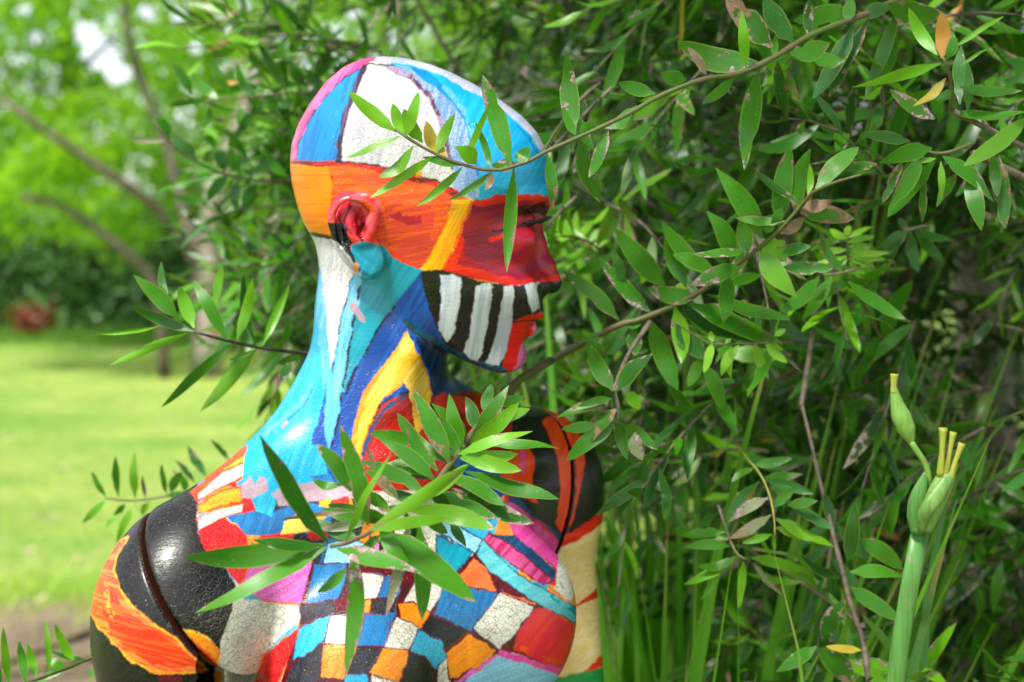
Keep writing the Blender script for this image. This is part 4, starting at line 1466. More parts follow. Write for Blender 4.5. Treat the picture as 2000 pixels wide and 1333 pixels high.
# eyelashes: a dark band of separate hairs on each closed lid
MAT_LASH = simple_principled("black_hair", (0.02, 0.02, 0.028), 0.4)
for sgn in (1, -1):
    acc = Acc()
    r = np.random.default_rng(21)
    for i in range(70):
        t = i / 69
        # along the lid edge, from the outer corner round to the nose side
        b = np.array([974 + 70 * t, 447 - 13 * t - 3 * math.sin(t * 3.1), 110 - 68 * t * t])
        d = np.array([16 + 16 * t, 3 - 13 * t + r.uniform(-3, 3), 13 - 6 * t])
        p0, p1, p2 = b, b + d * 0.55 + np.array([0, 4, 0]), b + d * r.uniform(1.0, 1.3)
        pw = pts_to_world(np.array([p0, p1, p2]) * np.array([1, 1, sgn])) - np.array(STATUE_ORIGIN)
        V, F = tube_arrays([Vector(p) for p in pw], [.0012, .0008, .00015], 4, False)
        acc.add(V, F)
    link_mesh("eyelashes", acc.mesh("eyelashes", MAT_LASH), head_ob)
# wooden peg disc inside each shoulder slot
MAT_WOOD = simple_principled("dark_wood", (0.06, 0.02, 0.012), 0.3)
for sgn in (-1, 1):
    _, n_, c_ = SEAMS[sgn]
    n_w = n_[0] * SV * sgn + n_[1] * NV + np.array([0, 0, 1]) * n_[2]
    c_w = np.array(NT) + c_[0] * SV * sgn + c_[1] * NV + np.array([0, 0, c_[2] + SLOPE * c_[0] * sgn])
    a_ = Vector(n_w).normalized()
    V, F = tube_arrays([Vector(c_w) - a_ * .006 - STATUE_ORIGIN, Vector(c_w) + a_ * .006 - STATUE_ORIGIN], [.036, .036], 24)
    me = np_mesh("shoulder_joint", V, F, MAT_WOOD, False)
    link_mesh("shoulder_joint", me, STATUE)
# post and plate that carry the bust
zb = 0.80
V, F = tube_arrays([(0, 0, 0.02), (0, 0, zb)], [.022, .022], 16)
link_mesh("stand_post", np_mesh("stand_post", V, F, MAT_STEM_BROWN), STATUE)
V, F = tube_arrays([(0, 0, -0.01), (0, 0, 0.02)], [.16, .155], 32)
link_mesh("stand_plate", np_mesh("stand_plate", V, F, MAT_STEM_BROWN, False), STATUE)

# ================================================================== LANCE-LEAVED SHRUBS
TINT = {"g": (.043, .190, .006), "b": (.115, .325, .007), "d": (.020, .108, .006), "y": (.42, .33, .03), "o": (.55, .24, .06),
        "p": (.22, .25, .14), "k": (.20, .13, .09), "n": (.20, .44, .03), "c": (.034, .140, .022)}


def leaf_variant(k):
    """Unit leaf along +X (0..1), half width 0.5 along Y, bent in Z. Some outlines are nibbled."""
    r = np.random.default_rng(100 + k)
    nseg = 9
    t = np.linspace(0, 1, nseg + 1)
    pw = [.62, .80, .55, .95, .70, .60, .88, .66, .75, .58, .92, .64, .72, .84, .57, .78][k]
    w = np.sin(np.pi * np.clip(t, 0, 1) ** [.88, .95, .80, .92][k % 4]) ** pw
    w = np.where(t < .12, np.maximum(w * .7, .12), w)
    w[-1] = .03; w[0] = .12
    wl_, wr_ = w.copy(), w.copy()
    if k in (1, 4, 10, 13):
        i = 3 + (k // 3) % 4
        wl_[i] *= r.uniform(.5, .75); wl_[i + 1] *= .85
    if k in (3, 11):
        i = 4 + k % 3
        wr_[i] *= r.uniform(.55, .8)
    if k == 7:
        wl_[-2] *= .9; wl_[-1] = .35; wr_[-1] = .25; wr_[-2] *= 1.05      # blunt torn tip
    bend = r.uniform(-.10, .13) if k % 5 else r.uniform(-.26, -.12)
    side = r.uniform(-.07, .07)
    twist = r.uniform(-1.0, 1.0)
    cup = r.uniform(-.25, .55)
    z = bend * np.sin(np.pi * t) + bend * .7 * t * t + .012 * np.sin(t * 11 + k)
    y0 = side * np.sin(np.pi * t) * 3.0
    V, UV = [], []
    for i in range(nseg + 1):
        th = twist * (t[i] - .35)
        for sgn, ww in ((1, wl_[i]), (0, 0.0), (-1, wr_[i])):
            hy = sgn * ww * .5
            hz = abs(hy) * cup
            yy_, zz_ = hy * math.cos(th) - hz * math.sin(th), hy * math.sin(th) + hz * math.cos(th)
            V.append((t[i], y0[i] + yy_, z[i] + zz_ * .2))
            UV.append((t[i], sgn))
    F = []
    for i in range(nseg):
        a = i * 3
        F += [(a, a + 1, a + 4, a + 3), (a + 1, a + 2, a + 5, a + 4)]
    return np.array(V, np.float32), np.array(F, np.int32), np.array(UV, np.float32)


LV = [leaf_variant(k) for k in range(16)]
LEAF_MESH = []
for k, (V, F, UV) in enumerate(LV):
    me = np_mesh("leaf", V, F, MAT_LEAF)
    a = me.attributes.new("leaf_uv", 'FLOAT2', 'POINT')
    a.data.foreach_set("vector", UV.ravel())
    LEAF_MESH.append(me)
# light version for joined far foliage: fewer segments
LVL = [(V.reshape(10, 3, 3)[[0, 2, 4, 6, 8, 9]].reshape(-1, 3), F[:10], UV.reshape(10, 3, 2)[[0, 2, 4, 6, 8, 9]].reshape(-1, 2)) for V, F, UV in LV]

LEAF_COUNT = {}


def leaf_matrix(base, tip, width, facing, roll):
    x = (tip - base); L = x.length; x = x / L
    n = facing - x * facing.dot(x)
    if n.length < 1e-3: n = Vector((0, 0, 1)) - x * x.z
    n.normalize()
    n = Matrix.Rotation(roll, 3, x) @ n
    y = n.cross(x)
    return Matrix((( x.x * L, y.x * width, n.x * L, base.x), (x.y * L, y.y * width, n.y * L, base.y),
                   (x.z * L, y.z * width, n.z * L, base.z), (0, 0, 0, 1)))


def put_leaf(parent, M, tint, damage, k):
    o = bpy.data.objects.new("leaf", LEAF_MESH[k % 16])
    COL.objects.link(o)
    o.parent = parent
    base = Vector(parent.parent.location) if parent.parent else Vector(parent.location)
    M = M.copy(); M.translation = M.translation - base
    o.matrix_local = M
    o["tint"] = [float(c) for c in tint]
    o["damage"] = float(damage)
    return o


def put_stem(root, pts, r0, r1, mat, seg=7, n=None, name="branch"):
    L = smooth_line(pts, n or max(6, 3 * len(pts)))
    m = len(L)
    rr = [r0 + (r1 - r0) * j / (m - 1) for j in range(m)]
    for j in range(1, m - 1):
        rr[j] *= 1 + .10 * math.sin(j * 2.4 + len(pts))       # nodes
    V, F = tube_arrays([p - Vector(root.location) for p in L], rr, seg)
    return link_mesh(name, np_mesh(name, V, F, mat), root)


R5 = random.Random(77)


def crop(ox, oy, s):
    return lambda x, y: (ox + x / s, oy + y / s)


C1 = crop(350, 740, 4.4444); C2 = crop(700, 740, 4.4444); C3 = crop(350, 1000, 3.3333); C4 = crop(1100, 0, 3.3333)
C5 = crop(1080, 250, 3.3333); C6 = crop(1060, 500, 3.3333); C7 = crop(1500, 0, 4.0); C8 = crop(1500, 300, 4.0)
L1 = crop(170, 490, 4.1667); L2 = crop(240, 80, 3.3333); L3 = crop(0, 840, 2.704); C9 = crop(1280, 850, 2.76); H1 = crop(540, 90, 3.3333)
PX = crop(0, 0, 1.0)


def spray(root, conv, stem, Ys, r0, r1, mat, leaves, scale, lean=0.25, keep_y=None):
    """stem: crop points; Ys: depth at each; leaves: (bx,by,tx,ty,width,code[,damage[,depth shift of the tip]])."""
    sp = [at(*conv(x, y), Y) for (x, y), Y in zip(stem, Ys)]
    br = put_stem(root, sp, r0, r1, mat)
    line = smooth_line(sp, 80)
    lp = [(1000 + q.x / (q.y + CAM_D) * FPX, 415 + (CAM_H - q.z) / (q.y + CAM_D) * FPX, q.y) for q in line]
    for i, lf in enumerate(leaves):
        bx, by, tx, ty, w = lf[:5]
        code = lf[5] if len(lf) > 5 else "g"
        dam = lf[6] if len(lf) > 6 else R5.choice([0, .1, .25, .35])
        b, t = conv(bx, by), conv(tx, ty)
        near = min(lp, key=lambda q: (q[0] - b[0]) ** 2 + (q[1] - b[1]) ** 2)
        Yb = near[2]
        Lp = math.hypot(t[0] - b[0], t[1] - b[1]) * (Yb + CAM_D) / FPX
        sh = lf[7] if len(lf) > 7 else R5.uniform(-lean, lean) * Lp
        B, T = at(*b, Yb), at(*t, Yb + sh)
        wm = (w / scale) * (Yb + CAM_D) / FPX
        view = (Vector(cam.location) - B).normalized()
        roll = R5.uniform(-.55, .55)
        wm = wm / math.cos(roll) * 1.02
        # upper side turned partly to the sky
        face = (view + Vector((0, 0, .25))).normalized()
        k = R5.randrange(16)
        if dam < .3 and k in (1, 3, 4, 7, 10, 11, 13): k = R5.choice((0, 2, 5, 6, 8, 9, 12, 14))
        c = TINT[code]
        v = R5.uniform(.82, 1.2)
        put_leaf(br, leaf_matrix(B, T, wm, face, roll), [q * v for q in c], dam, k)
    return br


# ---- the near shrub: its stems start behind the mannequin's neck and to the right
SH1 = empty("lance_leaved_shrub", (0.16, 0.55, 0),
            "big lance-leaved shrub whose scarred branches cross the mannequin's forehead and chest", "shrub")
f_stem = [(645, 1068), (680, 1060), (722, 1040), (790, 995), (826, 978), (860, 932), (895, 887), (920, 850), (960, 800), (1010, 745), (1075, 705)]
f_Y = [-.235, -.23, -.22, -.205, -.195, -.175, -.145, -.11, -.06, .02, .08]
F_ = lambda f, *a: tuple(f(a[0], a[1])) + tuple(f(a[2], a[3])) + (a[4],) + tuple(a[5:])
c1 = lambda bx, by, tx, ty, w, *e: C1(bx, by) + C1(tx, ty) + (w / 4.444,) + e
c2 = lambda bx, by, tx, ty, w, *e: C2(bx, by) + C2(tx, ty) + (w / 4.444,) + e
c3 = lambda bx, by, tx, ty, w, *e: C3(bx, by) + C3(tx, ty) + (w / 3.333,) + e
spray(SH1, PX, f_stem, f_Y, .0013, .0036, MAT_STEM_GREEN, [
    c1(1660, 1240, 1240, 1140, 110, "g", .7), c1(1600, 1270, 1200, 1300, 80, "p", .6), c1(1480, 1160, 890, 1230, 40, "k", .3),
    c2(950, 520, 640, 210, 120, "g", .2), c2(880, 640, 700, 330, 110, "g", .2), c2(1010, 450, 1310, 60, 130, "g", .45), c2(960, 560, 1395, 200, 130, "b", .2),
    c2(1150, 580, 1735, 635, 105, "g", .3), c2(500, 560, 105, 470, 110, "g", .7), c2(580, 740, 150, 780, 125, "g", .65), c2(620, 810, 240, 790, 70, "g", .2),
    c2(690, 800, 430, 360, 130, "g", .5), c2(790, 730, 490, 130, 165, "g", .6), c2(930, 800, 1750, 1015, 140, "g", .25), c2(1000, 830, 1630, 1035, 110, "d", .5),
    c2(860, 660, 1515, 470, 100, "b", .35), c2(880, 690, 1380, 655, 130, "b", .1), c2(810, 960, 1530, 1240, 165, "d", .7), c2(720, 970, 1215, 1200, 150, "g", .5),
    c2(570, 1050, 930, 740, 105, "b", .1), c1(1490, 980, 1185, 570, 145, "g", .6), c1(1640, 1280, 1390, 390, 165, "g", .65), c1(1420, 920, 1160, 855, 80, "g", .1),
    c1(1900, 1050, 1620, 800, 110, "g", .75), c1(1830, 1170, 1600, 960, 125, "g", .6), c2(150, 800, 70, 590, 50, "k", .5),
    c3(1560, 80, 1580, 700, 115, "g", .15), c3(1500, 70, 1340, 680, 85, "p", .75), c3(1760, 60, 1860, 235, 70, "d", .1),
    c2(400, 1130, 1160, 1310, 150, "b", .35, -.02), c2(100, 1320, 790, 1215, 100, "b", .3, -.03), c2(90, 1310, 930, 750, 120, "b", .25, -.03),
    c3(1310, 150, 1180, 260, 60, "g", 0), c3(1310, 130, 1920, 590, 165, "g", .3, -.03), c3(1030, 240, 1600, 430, 125, "g", .72, -.02),
    c3(1090, 365, 880, 520, 80, "g", .6), c3(1130, 230, 1060, 1090, 125, "g", .78, -.01), c3(1090, 190, 1417, -417, 55, "b", 0, -.03),
    c3(960, 230, 105, 672, 110, "g", .35, -.03), c3(940, 215, 50, 295, 145, "g", .15, -.03), c3(930, 225, 480, 175, 100, "d", .3, -.02),
    c3(960, 200, 542, -497, 135, "d", .3, -.06),
    (905, 880, 985, 925, 26, "d", .2, .02), (880, 905, 955, 965, 26, "d", .1, .02), (850, 935, 770, 885, 26, "d", .2, .02), (838, 955, 900, 1010, 26, "d", .3, .02),
    (826, 976, 755, 950, 25, "d", .2, .02), (815, 985, 872, 1040, 24, "g", .2, .02), (800, 992, 735, 985, 24, "d", .4, .02), (770, 1005, 740, 1085, 24, "d", .2, .02),
    (740, 1025, 690, 975, 24, "d", .1, .02), (722, 1040, 690, 1110, 22, "g", .1, .02), (895, 890, 850, 842, 26, "d", .2, .02), (915, 860, 985, 835, 25, "d", .1, .02),
    (930, 838, 905, 772, 26, "d", .3, .02), (945, 815, 1010, 815, 24, "d", .1, .02), (870, 915, 925, 955, 24, "d", .2, .02), (790, 995, 830, 1065, 22, "d", .2, .02),
    (950, 810, 960, 752, 22, "d", .1, .02), (835, 965, 705, 900, 30, "g", .3, .0), (850, 940, 742, 862, 30, "g", .2, .01), (880, 905, 780, 800, 30, "g", .1, .01),
    (905, 875, 880, 770, 28, "g", .2, .01), (925, 845, 1035, 800, 27, "b", .1, .01), (900, 885, 1020, 920, 30, "b", .1, -.01), (870, 925, 985, 990, 30, "g", .3, -.01),
    (760, 1012, 640, 985, 27, "g", .3, .0), (700, 1052, 610, 1010, 26, "d", .2, .01), (745, 1025, 800, 1110, 28, "g", .1, -.01), (968, 790, 1030, 770, 22, "g", .1, .02),
], 1.0, .12)

t_stem = [(771, 252), (810, 279), (855, 303), (900, 321), (954, 333), (975, 333), (1035, 314), (1065, 297), (1140, 264), (1229, 222), (1286, 189), (1370, 156), (1442, 144), (1505, 116), (1586, 68), (1690, 28), (1780, -12), (1900, -60)]
t_Y = [-.135, -.132, -.13, -.128, -.126, -.125, -.12, -.118, -.11, -.10, -.09, -.08, -.06, -.05, -.02, .02, .06, .12]
h1 = lambda bx, by, tx, ty, w, *e: H1(bx, by) + H1(tx, ty) + (w / 3.333,) + e
c4 = lambda bx, by, tx, ty, w, *e: C4(bx, by) + C4(tx, ty) + (w / 3.333,) + e
c7 = lambda bx, by, tx, ty, w, *e: C7(bx, by) + C7(tx, ty) + (w / 4.0,) + e
spray(SH1, PX, t_stem, t_Y, .0010, .0032, MAT_STEM_GREEN, [
    h1(780, 560, 460, 290, 85, "b", 0), h1(850, 590, 765, 370, 80, "b", 0), h1(840, 590, 930, 300, 75, "b", 0), h1(950, 630, 830, 410, 85, "b", 0),
    h1(800, 590, 455, 735, 55, "b", .1), h1(890, 650, 650, 840, 80, "b", .3), h1(1020, 720, 610, 990, 60, "b", .1), h1(1110, 720, 985, 480, 90, "y", .2),
    h1(1040, 700, 1160, 440, 70, "b", 0), h1(1210, 790, 900, 1040, 60, "b", 0), h1(1390, 830, 1110, 1000, 60, "g", 0), h1(1200, 780, 955, 730, 60, "g", .1),
    h1(1300, 770, 1165, 650, 105, "b", .2), h1(1400, 800, 1275, 490, 50, "g", 0), h1(1530, 780, 1335, 190, 120, "g", .4), h1(1230, 750, 1380, 390, 45, "b", 0),
    h1(1545, 790, 1500, 1475, 85, "g", .55), h1(1400, 820, 1360, 940, 55, "k", .4), h1(1580, 770, 1640, 655, 95, "g", .1), h1(1560, 765, 1400, 775, 85, "g", .7),
    h1(1940, 575, 1890, 25, 125, "g", .5), h1(1760, 700, 1790, 1060, 75, "g", .7),
    c4(80, 880, 0, 690, 60, "g", 0), c4(110, 910, 240, 1333, 130, "g", .45, .02), c4(290, 840, 170, 1160, 85, "g", .6), c4(480, 690, 230, 810, 110, "g", .65),
    c4(200, 790, 90, 870, 60, "g", .2), c4(700, 610, 420, 790, 85, "b", .5), c4(600, 610, 365, 540, 90, "g", .45), c4(800, 520, 630, 475, 90, "g", .1),
    c4(930, 490, 810, 310, 55, "k", .5), c4(1270, 410, 740, 260, 165, "g", .55), c4(1190, 450, 1160, 65, 70, "b", 0), c4(1360, 310, 1050, -20, 150, "d", .7),
    c4(1120, 500, 905, 675, 60, "g", .1), c4(1276, 460, 1200, 1100, 130, "g", .45), c4(1380, 390, 1385, 230, 45, "g", .2), c4(1500, 280, 1310, -30, 150, "d", .3),
    c4(1470, 350, 1740, 280, 130, "g", .4), c4(1600, 370, 1840, 390, 110, "g", .55), c4(1890, 170, 1630, 650, 120, "c", .1), c4(1990, 130, 1750, 650, 100, "d", .7),
    c4(1600, 240, 1610, -10, 65, "d", .7), c4(1850, 140, 1870, -20, 80, "g", .1), c4(1900, 90, 1495, 140, 130, "g", .5),
    c7(750, 130, 970, 50, 110, "c", .1), c7(920, 30, 1370, 90, 175, "g", .35), c7(1020, 80, 760, 780, 100, "g", .2), c7(1040, 80, 1300, 250, 130, "c", .5),
], 1.0, .2)

m_stem = [(1682, 342), (1635, 355), (1587, 376), (1566, 400), (1515, 457), (1479, 487), (1440, 517), (1380, 562), (1320, 595), (1248, 625), (1212, 634), (1150, 665), (1075, 705), (1010, 745)]
m_Y = [-.06, -.05, -.04, -.03, -.02, 0, .02, .05, .07, .08, .08, .10, .14, .18]
c5 = lambda bx, by, tx, ty, w, *e: C5(bx, by) + C5(tx, ty) + (w / 3.333,) + e
c6 = lambda bx, by, tx, ty, w, *e: C6(bx, by) + C6(tx, ty) + (w / 3.333,) + e
c8 = lambda bx, by, tx, ty, w, *e: C8(bx, by) + C8(tx, ty) + (w / 4.0,) + e
spray(SH1, PX, m_stem, m_Y, .0010, .0036, MAT_STEM_GREEN, [
    c5(430, 1250, 60, 935, 105, "g", .45), c5(630, 1200, 305, 835, 105, "g", .5), c5(730, 1040, 390, 645, 140, "g", .15), c5(450, 1000, 380, 790, 65, "c", .5),
    c5(870, 1040, 740, 670, 105, "g", .3), c5(990, 950, 715, 600, 120, "g", .1), c5(1050, 920, 770, 830, 105, "g", .1), c5(1165, 880, 985, 540, 125, "g", .3),
    c5(1260, 800, 910, 830, 70, "g", .6), c5(1210, 890, 900, 1025, 105, "g", .6), c5(1360, 720, 1060, 260, 140, "g", .1), c5(1260, 830, 1210, 580, 105, "g", .2),
    c5(1510, 610, 1185, 580, 75, "g", .5), c5(1470, 640, 1545, 120, 125, "g", .35), c5(1390, 690, 1450, 560, 90, "g", .3), c5(1610, 480, 1315, 230, 55, "d", .5),
    c5(1580, 560, 1690, 130, 115, "g", .4), c5(1660, 440, 1660, 230, 45, "b", 0), c5(1710, 400, 1990, 130, 115, "g", .5), c5(1620, 530, 1825, 460, 95, "k", .8),
    c5(1610, 550, 1970, 600, 115, "g", .78), c5(1480, 690, 1640, 580, 75, "k", .75), c5(1360, 740, 1510, 870, 150, "b", .45), c5(1350, 790, 1585, 1110, 145, "b", 0),
    c5(1490, 820, 1680, 765, 80, "g", 0), c5(1490, 910, 1830, 910, 90, "g", .5), c5(1140, 950, 1115, 1275, 105, "g", .1), c5(1000, 1080, 1555, 1225, 90, "g", .1),
    c5(940, 1100, 615, 1045, 110, "g", .55), c6(960, 310, 1545, 590, 165, "g", .45), c6(880, 350, 1390, 540, 130, "d", .1), c6(860, 330, 890, 700, 115, "b", .4),
    c6(700, 420, 890, 905, 130, "g", .1), c6(870, 440, 1060, 670, 140, "d", .1), c6(1050, 700, 1170, 1000, 95, "g", .1), c6(1030, 660, 950, 850, 75, "g", 0),
    c6(530, 430, 640, 440, 75, "g", .2), c6(590, 480, 610, 650, 100, "g", .45), c6(370, 500, 300, 620, 80, "g", .2),
    c8(110, 420, 20, 560, 70, "g", .1), c8(0, 560, 150, 420, 60, "g", .6),
], 1.0, .2)
# young side shoot under the middle branch
spray(SH1, C6, [(860, 430), (960, 500), (1100, 572), (1250, 572), (1400, 570), (1570, 560)], [.05] * 6, .0009, .0006, MAT_STEM_GREEN, [
    (1100, 560, 1050, 765, 60, "n", 0), (1110, 560, 1095, 490, 40, "n", 0), (1280, 580, 1165, 780, 70, "n", 0), (1230, 580, 1235, 795, 50, "n", 0),
    (1380, 570, 1485, 810, 70, "n", 0), (1450, 560, 1605, 690, 70, "n", 0), (1510, 520, 1585, 480, 40, "n", 0), (1500, 560, 1575, 610, 35, "n", 0),
    (1190, 560, 1230, 540, 30, "n", 0)], 3.333)
spray(SH1, C6, [(700, 430), (560, 640), (470, 870), (495, 1000), (480, 1110)], [.06, .03, .0, .0, .0], .0022, .0012, MAT_STEM_BROWN, [
    (465, 880, 310, 590, 110, "g", .4), (480, 880, 720, 650, 120, "d", .4), (540, 880, 630, 1005, 90, "b", .5), (450, 930, 90, 1050, 80, "g", .6),
    (480, 1000, 290, 1235, 110, "g", .75), (350, 1100, 120, 1130, 70, "g", .1), (470, 1100, 160, 1333, 105, "g", .1), (520, 1100, 760, 1265, 85, "g", .1),
    (600, 1150, 650, 1330, 95, "p", .7), (450, 930, 230, 980, 50, "g", .4), (490, 1060, 560, 1330, 80, "g", .2)], 3.333)
# pale young rosettes
star = [(0, 590), (70, 560), (150, 540), (270, 600), (370, 620), (370, 740), (270, 1050), (210, 1000), (10, 850), (80, 920), (0, 690), (200, 1250)]
spray(SH1, C5, [(160, 1000), (140, 860), (130, 750)], [.42, .40, .38], .0013, .0009, MAT_STEM_GREEN,
      [(130 + (tx - 130) * .06, 750 + R5.uniform(-20, 90), tx, ty, 52, "n", 0) for tx, ty in star], 3.333)
star = [(480, 590), (640, 560), (840, 585), (830, 720), (910, 820), (950, 770), (840, 650), (400, 760), (370, 860), (640, 990), (840, 900), (810, 950), (520, 880), (590, 1090)]
spray(SH1, C8, [(630, 1000), (625, 880), (620, 760), (622, 640)], [.14, .13, .12, .12], .0012, .0007, MAT_STEM_GREEN,
      [(622, min(max(650 + (ty - 560) * .5, 650), 880), tx, ty, 55, "n", 0) for tx, ty in star], 4.0)
# upper right cluster, a little nearer than the rest
spray(SH1, C7, [(1440, 860), (1420, 600), (1390, 500), (1365, 440)], [-.14, -.16, -.17, -.17], .0016, .0009, MAT_STEM_GREEN, [
    (1320, 430, 1095, 55, 100, "b", 0), (1360, 460, 1340, 100, 120, "o", .1), (1390, 470, 1440, 260, 85, "g", 0), (1450, 380, 1840, 140, 45, "b", 0),
    (1500, 520, 1810, 370, 30, "b", 0), (1340, 500, 650, 670, 85, "b", 0), (1390, 610, 1125, 820, 80, "y", 0), (1430, 690, 1320, 780, 75, "g", .2),
    (1500, 680, 2020, 690, 90, "g", .45), (1430, 880, 2050, 830, 90, "g", .1), (2050, 900, 1520, 1300, 120, "b", 0), (1500, 820, 1510, 350, 105, "c", .3),
    (1300, 930, 960, 700, 120, "g", .75), (1560, 860, 1570, 470, 90, "c", .5)], 4.0)
spray(SH1, C7, [(1600, 1120), (1420, 1190), (1310, 1200), (1240, 1180)], [-.02, -.03, -.03, -.03], .0018, .0012, MAT_STEM_GREEN, [
    (1280, 1160, 855, 1270, 125, "g", .2), (1110, 1110, 710, 1050, 95, "d", .4), (1300, 1260, 960, 1700, 135, "g", .15), (1200, 1230, 960, 1600, 115, "g", .4),
    (1310, 1240, 1110, 1260, 50, "b", 0), (1350, 1260, 1350, 1570, 55, "b", 0), (1360, 1220, 1740, 1590, 135, "g", .3), (1560, 1350, 1670, 1810, 135, "g", .15),
    (1480, 1350, 1330, 1620, 80, "g", .55), (1230, 1400, 1200, 1750, 65, "d", .6), (1050, 1250, 890, 1590, 75, "d", .65), (1800, 1220, 1850, 1790, 130, "c", .6),
    (1750, 1200, 1790, 1530, 85, "d", .1), (850, 1280, 560, 1310, 85, "g", .55)], 4.0)
spray(SH1, C8, [(1250, 560), (1120, 590), (1050, 600)], [.2, .2, .2], .0012, .0009, MAT_STEM_BROWN, [
    (1090, 600, 860, 740, 85, "c", .2), (1110, 610, 1190, 930, 90, "c", .3), (1130, 590, 1475, 660, 85, "c", .1), (1150, 620, 1390, 870, 90, "d", .1),
    (1080, 620, 890, 800, 70, "c", .5), (1090, 590, 1020, 500, 60, "d", 0)], 4.0)
spray(SH1, C8, [(700, 900), (540, 940), (430, 950)], [.1, .1, .1], .0012, .0009, MAT_STEM_BROWN, [
    (620, 1000, 1080, 1285, 105, "g", .1), (500, 960, 270, 1300, 100, "g", .1), (400, 960, 100, 1220, 115, "g", .1)], 4.0)
# hanging twig sprays lower right
spray(SH1, C9, [(430, 40), (490, 120), (570, 220), (620, 340), (640, 450), (645, 560)], [.12, .10, .08, .06, .05, .05], .0013, .0008, MAT_STEM_YELLOW, [
    (530, 160, 740, 125, 50, "g", .1), (590, 230, 800, 205, 55, "g", .5), (590, 240, 855, 320, 58, "c", .1), (620, 290, 760, 300, 45, "c", .1),
    (640, 390, 755, 290, 48, "g", .2), (715, 380, 875, 355, 50, "g", .2), (700, 350, 970, 500, 58, "c", .1), (650, 450, 980, 585, 75, "b", .1),
    (650, 500, 875, 580, 58, "b", .4), (560, 250, 380, 460, 58, "c", .3), (610, 340, 390, 475, 60, "p", .75), (625, 430, 400, 560, 60, "p", .8),
    (630, 535, 465, 585, 40, "b", 0), (530, 180, 410, 260, 40, "g", .2), (642, 520, 650, 640, 25, "b", 0)], 2.76)
spray(SH1, C9, [(340, 380), (380, 500), (440, 640), (510, 680)], [.12, .1, .08, .08], .0012, .0008, MAT_STEM_BROWN, [
    (400, 600, 140, 610, 55, "g", 0), (440, 650, 230, 690, 48, "g", 0), (400, 680, 150, 800, 60, "b", 0), (350, 700, 245, 890, 45, "b", .2), (475, 680, 445, 940, 45, "b", 0),
    (520, 660, 850, 755, 55, "b", 0), (380, 520, 130, 550, 58, "g", .4), (530, 690, 700, 860, 42, "p", .5), (400, 560, 110, 500, 55, "g", .4)], 2.76)
spray(SH1, C9, [(790, -160), (830, 0), (870, 180), (930, 420), (1000, 700), (1050, 900), (1120, 1120), (1150, 1340)], [.14, .13, .12, .1, .08, .07, .06, .05], .0016, .0026, MAT_STEM_BROWN, [
    (960, 470, 920, 310, 60, "d", .1), (1040, 680, 1080, 370, 80, "d", 0), (1050, 740, 1330, 770, 80, "g", .2), (1100, 560, 1330, 720, 90, "g", .3),
    (1000, 770, 790, 640, 60, "d", .1), (1050, 820, 1330, 1000, 82, "g", .1), (1020, 890, 900, 1110, 100, "d", .5), (1110, 1160, 920, 1140, 42, "y", .1),
    (880, 1150, 1060, 1340, 115, "g", .65), (870, 1140, 650, 1280, 70, "g", .1)], 2.76)

# ---- the shrub behind the mannequin, reaching out over the lawn at the left
SH2 = empty("lance_leaved_shrub", (-.10, 0.62, 0),
            "lance-leaved shrub behind the mannequin's neck, its sprays reaching left over the lawn", "shrub")
spray(SH2, L1, [(2500, 930), (2100, 880), (1870, 850), (1500, 805), (1350, 780), (1130, 730), (960, 685), (870, 660)], [.30, .22, .18, .12, .10, .07, .05, .04], .0028, .0012, MAT_STEM_BROWN, [
    (750, 560, 390, 200, 120, "g", 0), (870, 655, 340, 445, 85, "d", 0), (660, 410, 610, 80, 60, "c", .35), (870, 630, 745, 290, 110, "b", 0), (1130, 730, 860, 260, 110, "g", .1),
    (1050, 440, 1100, 120, 70, "b", 0), (1220, 730, 1330, 240, 90, "b", 0), (1370, 770, 1310, 200, 60, "d", 0), (1430, 770, 1650, 260, 75, "b", 0), (1600, 760, 1620, 530, 60, "g", 0),
    (600, 610, 60, 660, 32, "b", 0), (820, 670, 170, 950, 60, "b", 0), (1160, 770, 620, 1290, 88, "g", 0), (1380, 800, 930, 1310, 100, "b", 0), (1740, 840, 1550, 920, 90, "d", .1),
    (1700, 900, 1570, 1090, 80, "d", .6), (1380, 805, 1150, 890, 22, "b", 0), (1850, 870, 1730, 1000, 60, "g", 0)], 4.1667, .3)
spray(SH2, L2, [(1700, 250), (1400, 300), (1250, 330), (1000, 350), (700, 380), (530, 395)], [.6, .55, .5, .46, .42, .40], .002, .0009, MAT_STEM_BROWN, [
    (450, 350, 290, 120, 62, "g", 0), (620, 380, 440, 210, 62, "g", 0), (700, 350, 570, 100, 62, "g", 0), (530, 390, 300, 430, 42, "g", 0), (850, 350, 750, 270, 60, "d", 0),
    (1060, 320, 880, 20, 62, "d", 0), (980, 350, 870, 290, 50, "g", 0), (1200, 300, 1080, 130, 70, "d", 0), (750, 270, 620, 285, 32, "o", .3), (1110, 360, 990, 480, 60, "d", .1),
    (930, 390, 880, 480, 42, "g", 0), (1220, 350, 1130, 480, 60, "d", 0), (800, 420, 760, 560, 42, "g", 0), (570, 430, 510, 570, 50, "g", 0), (1330, 220, 1270, 0, 80, "d", 0),
    (1400, 200, 1290, 30, 70, "c", .2), (1290, 300, 1180, 180, 60, "c", 0)], 3.333)
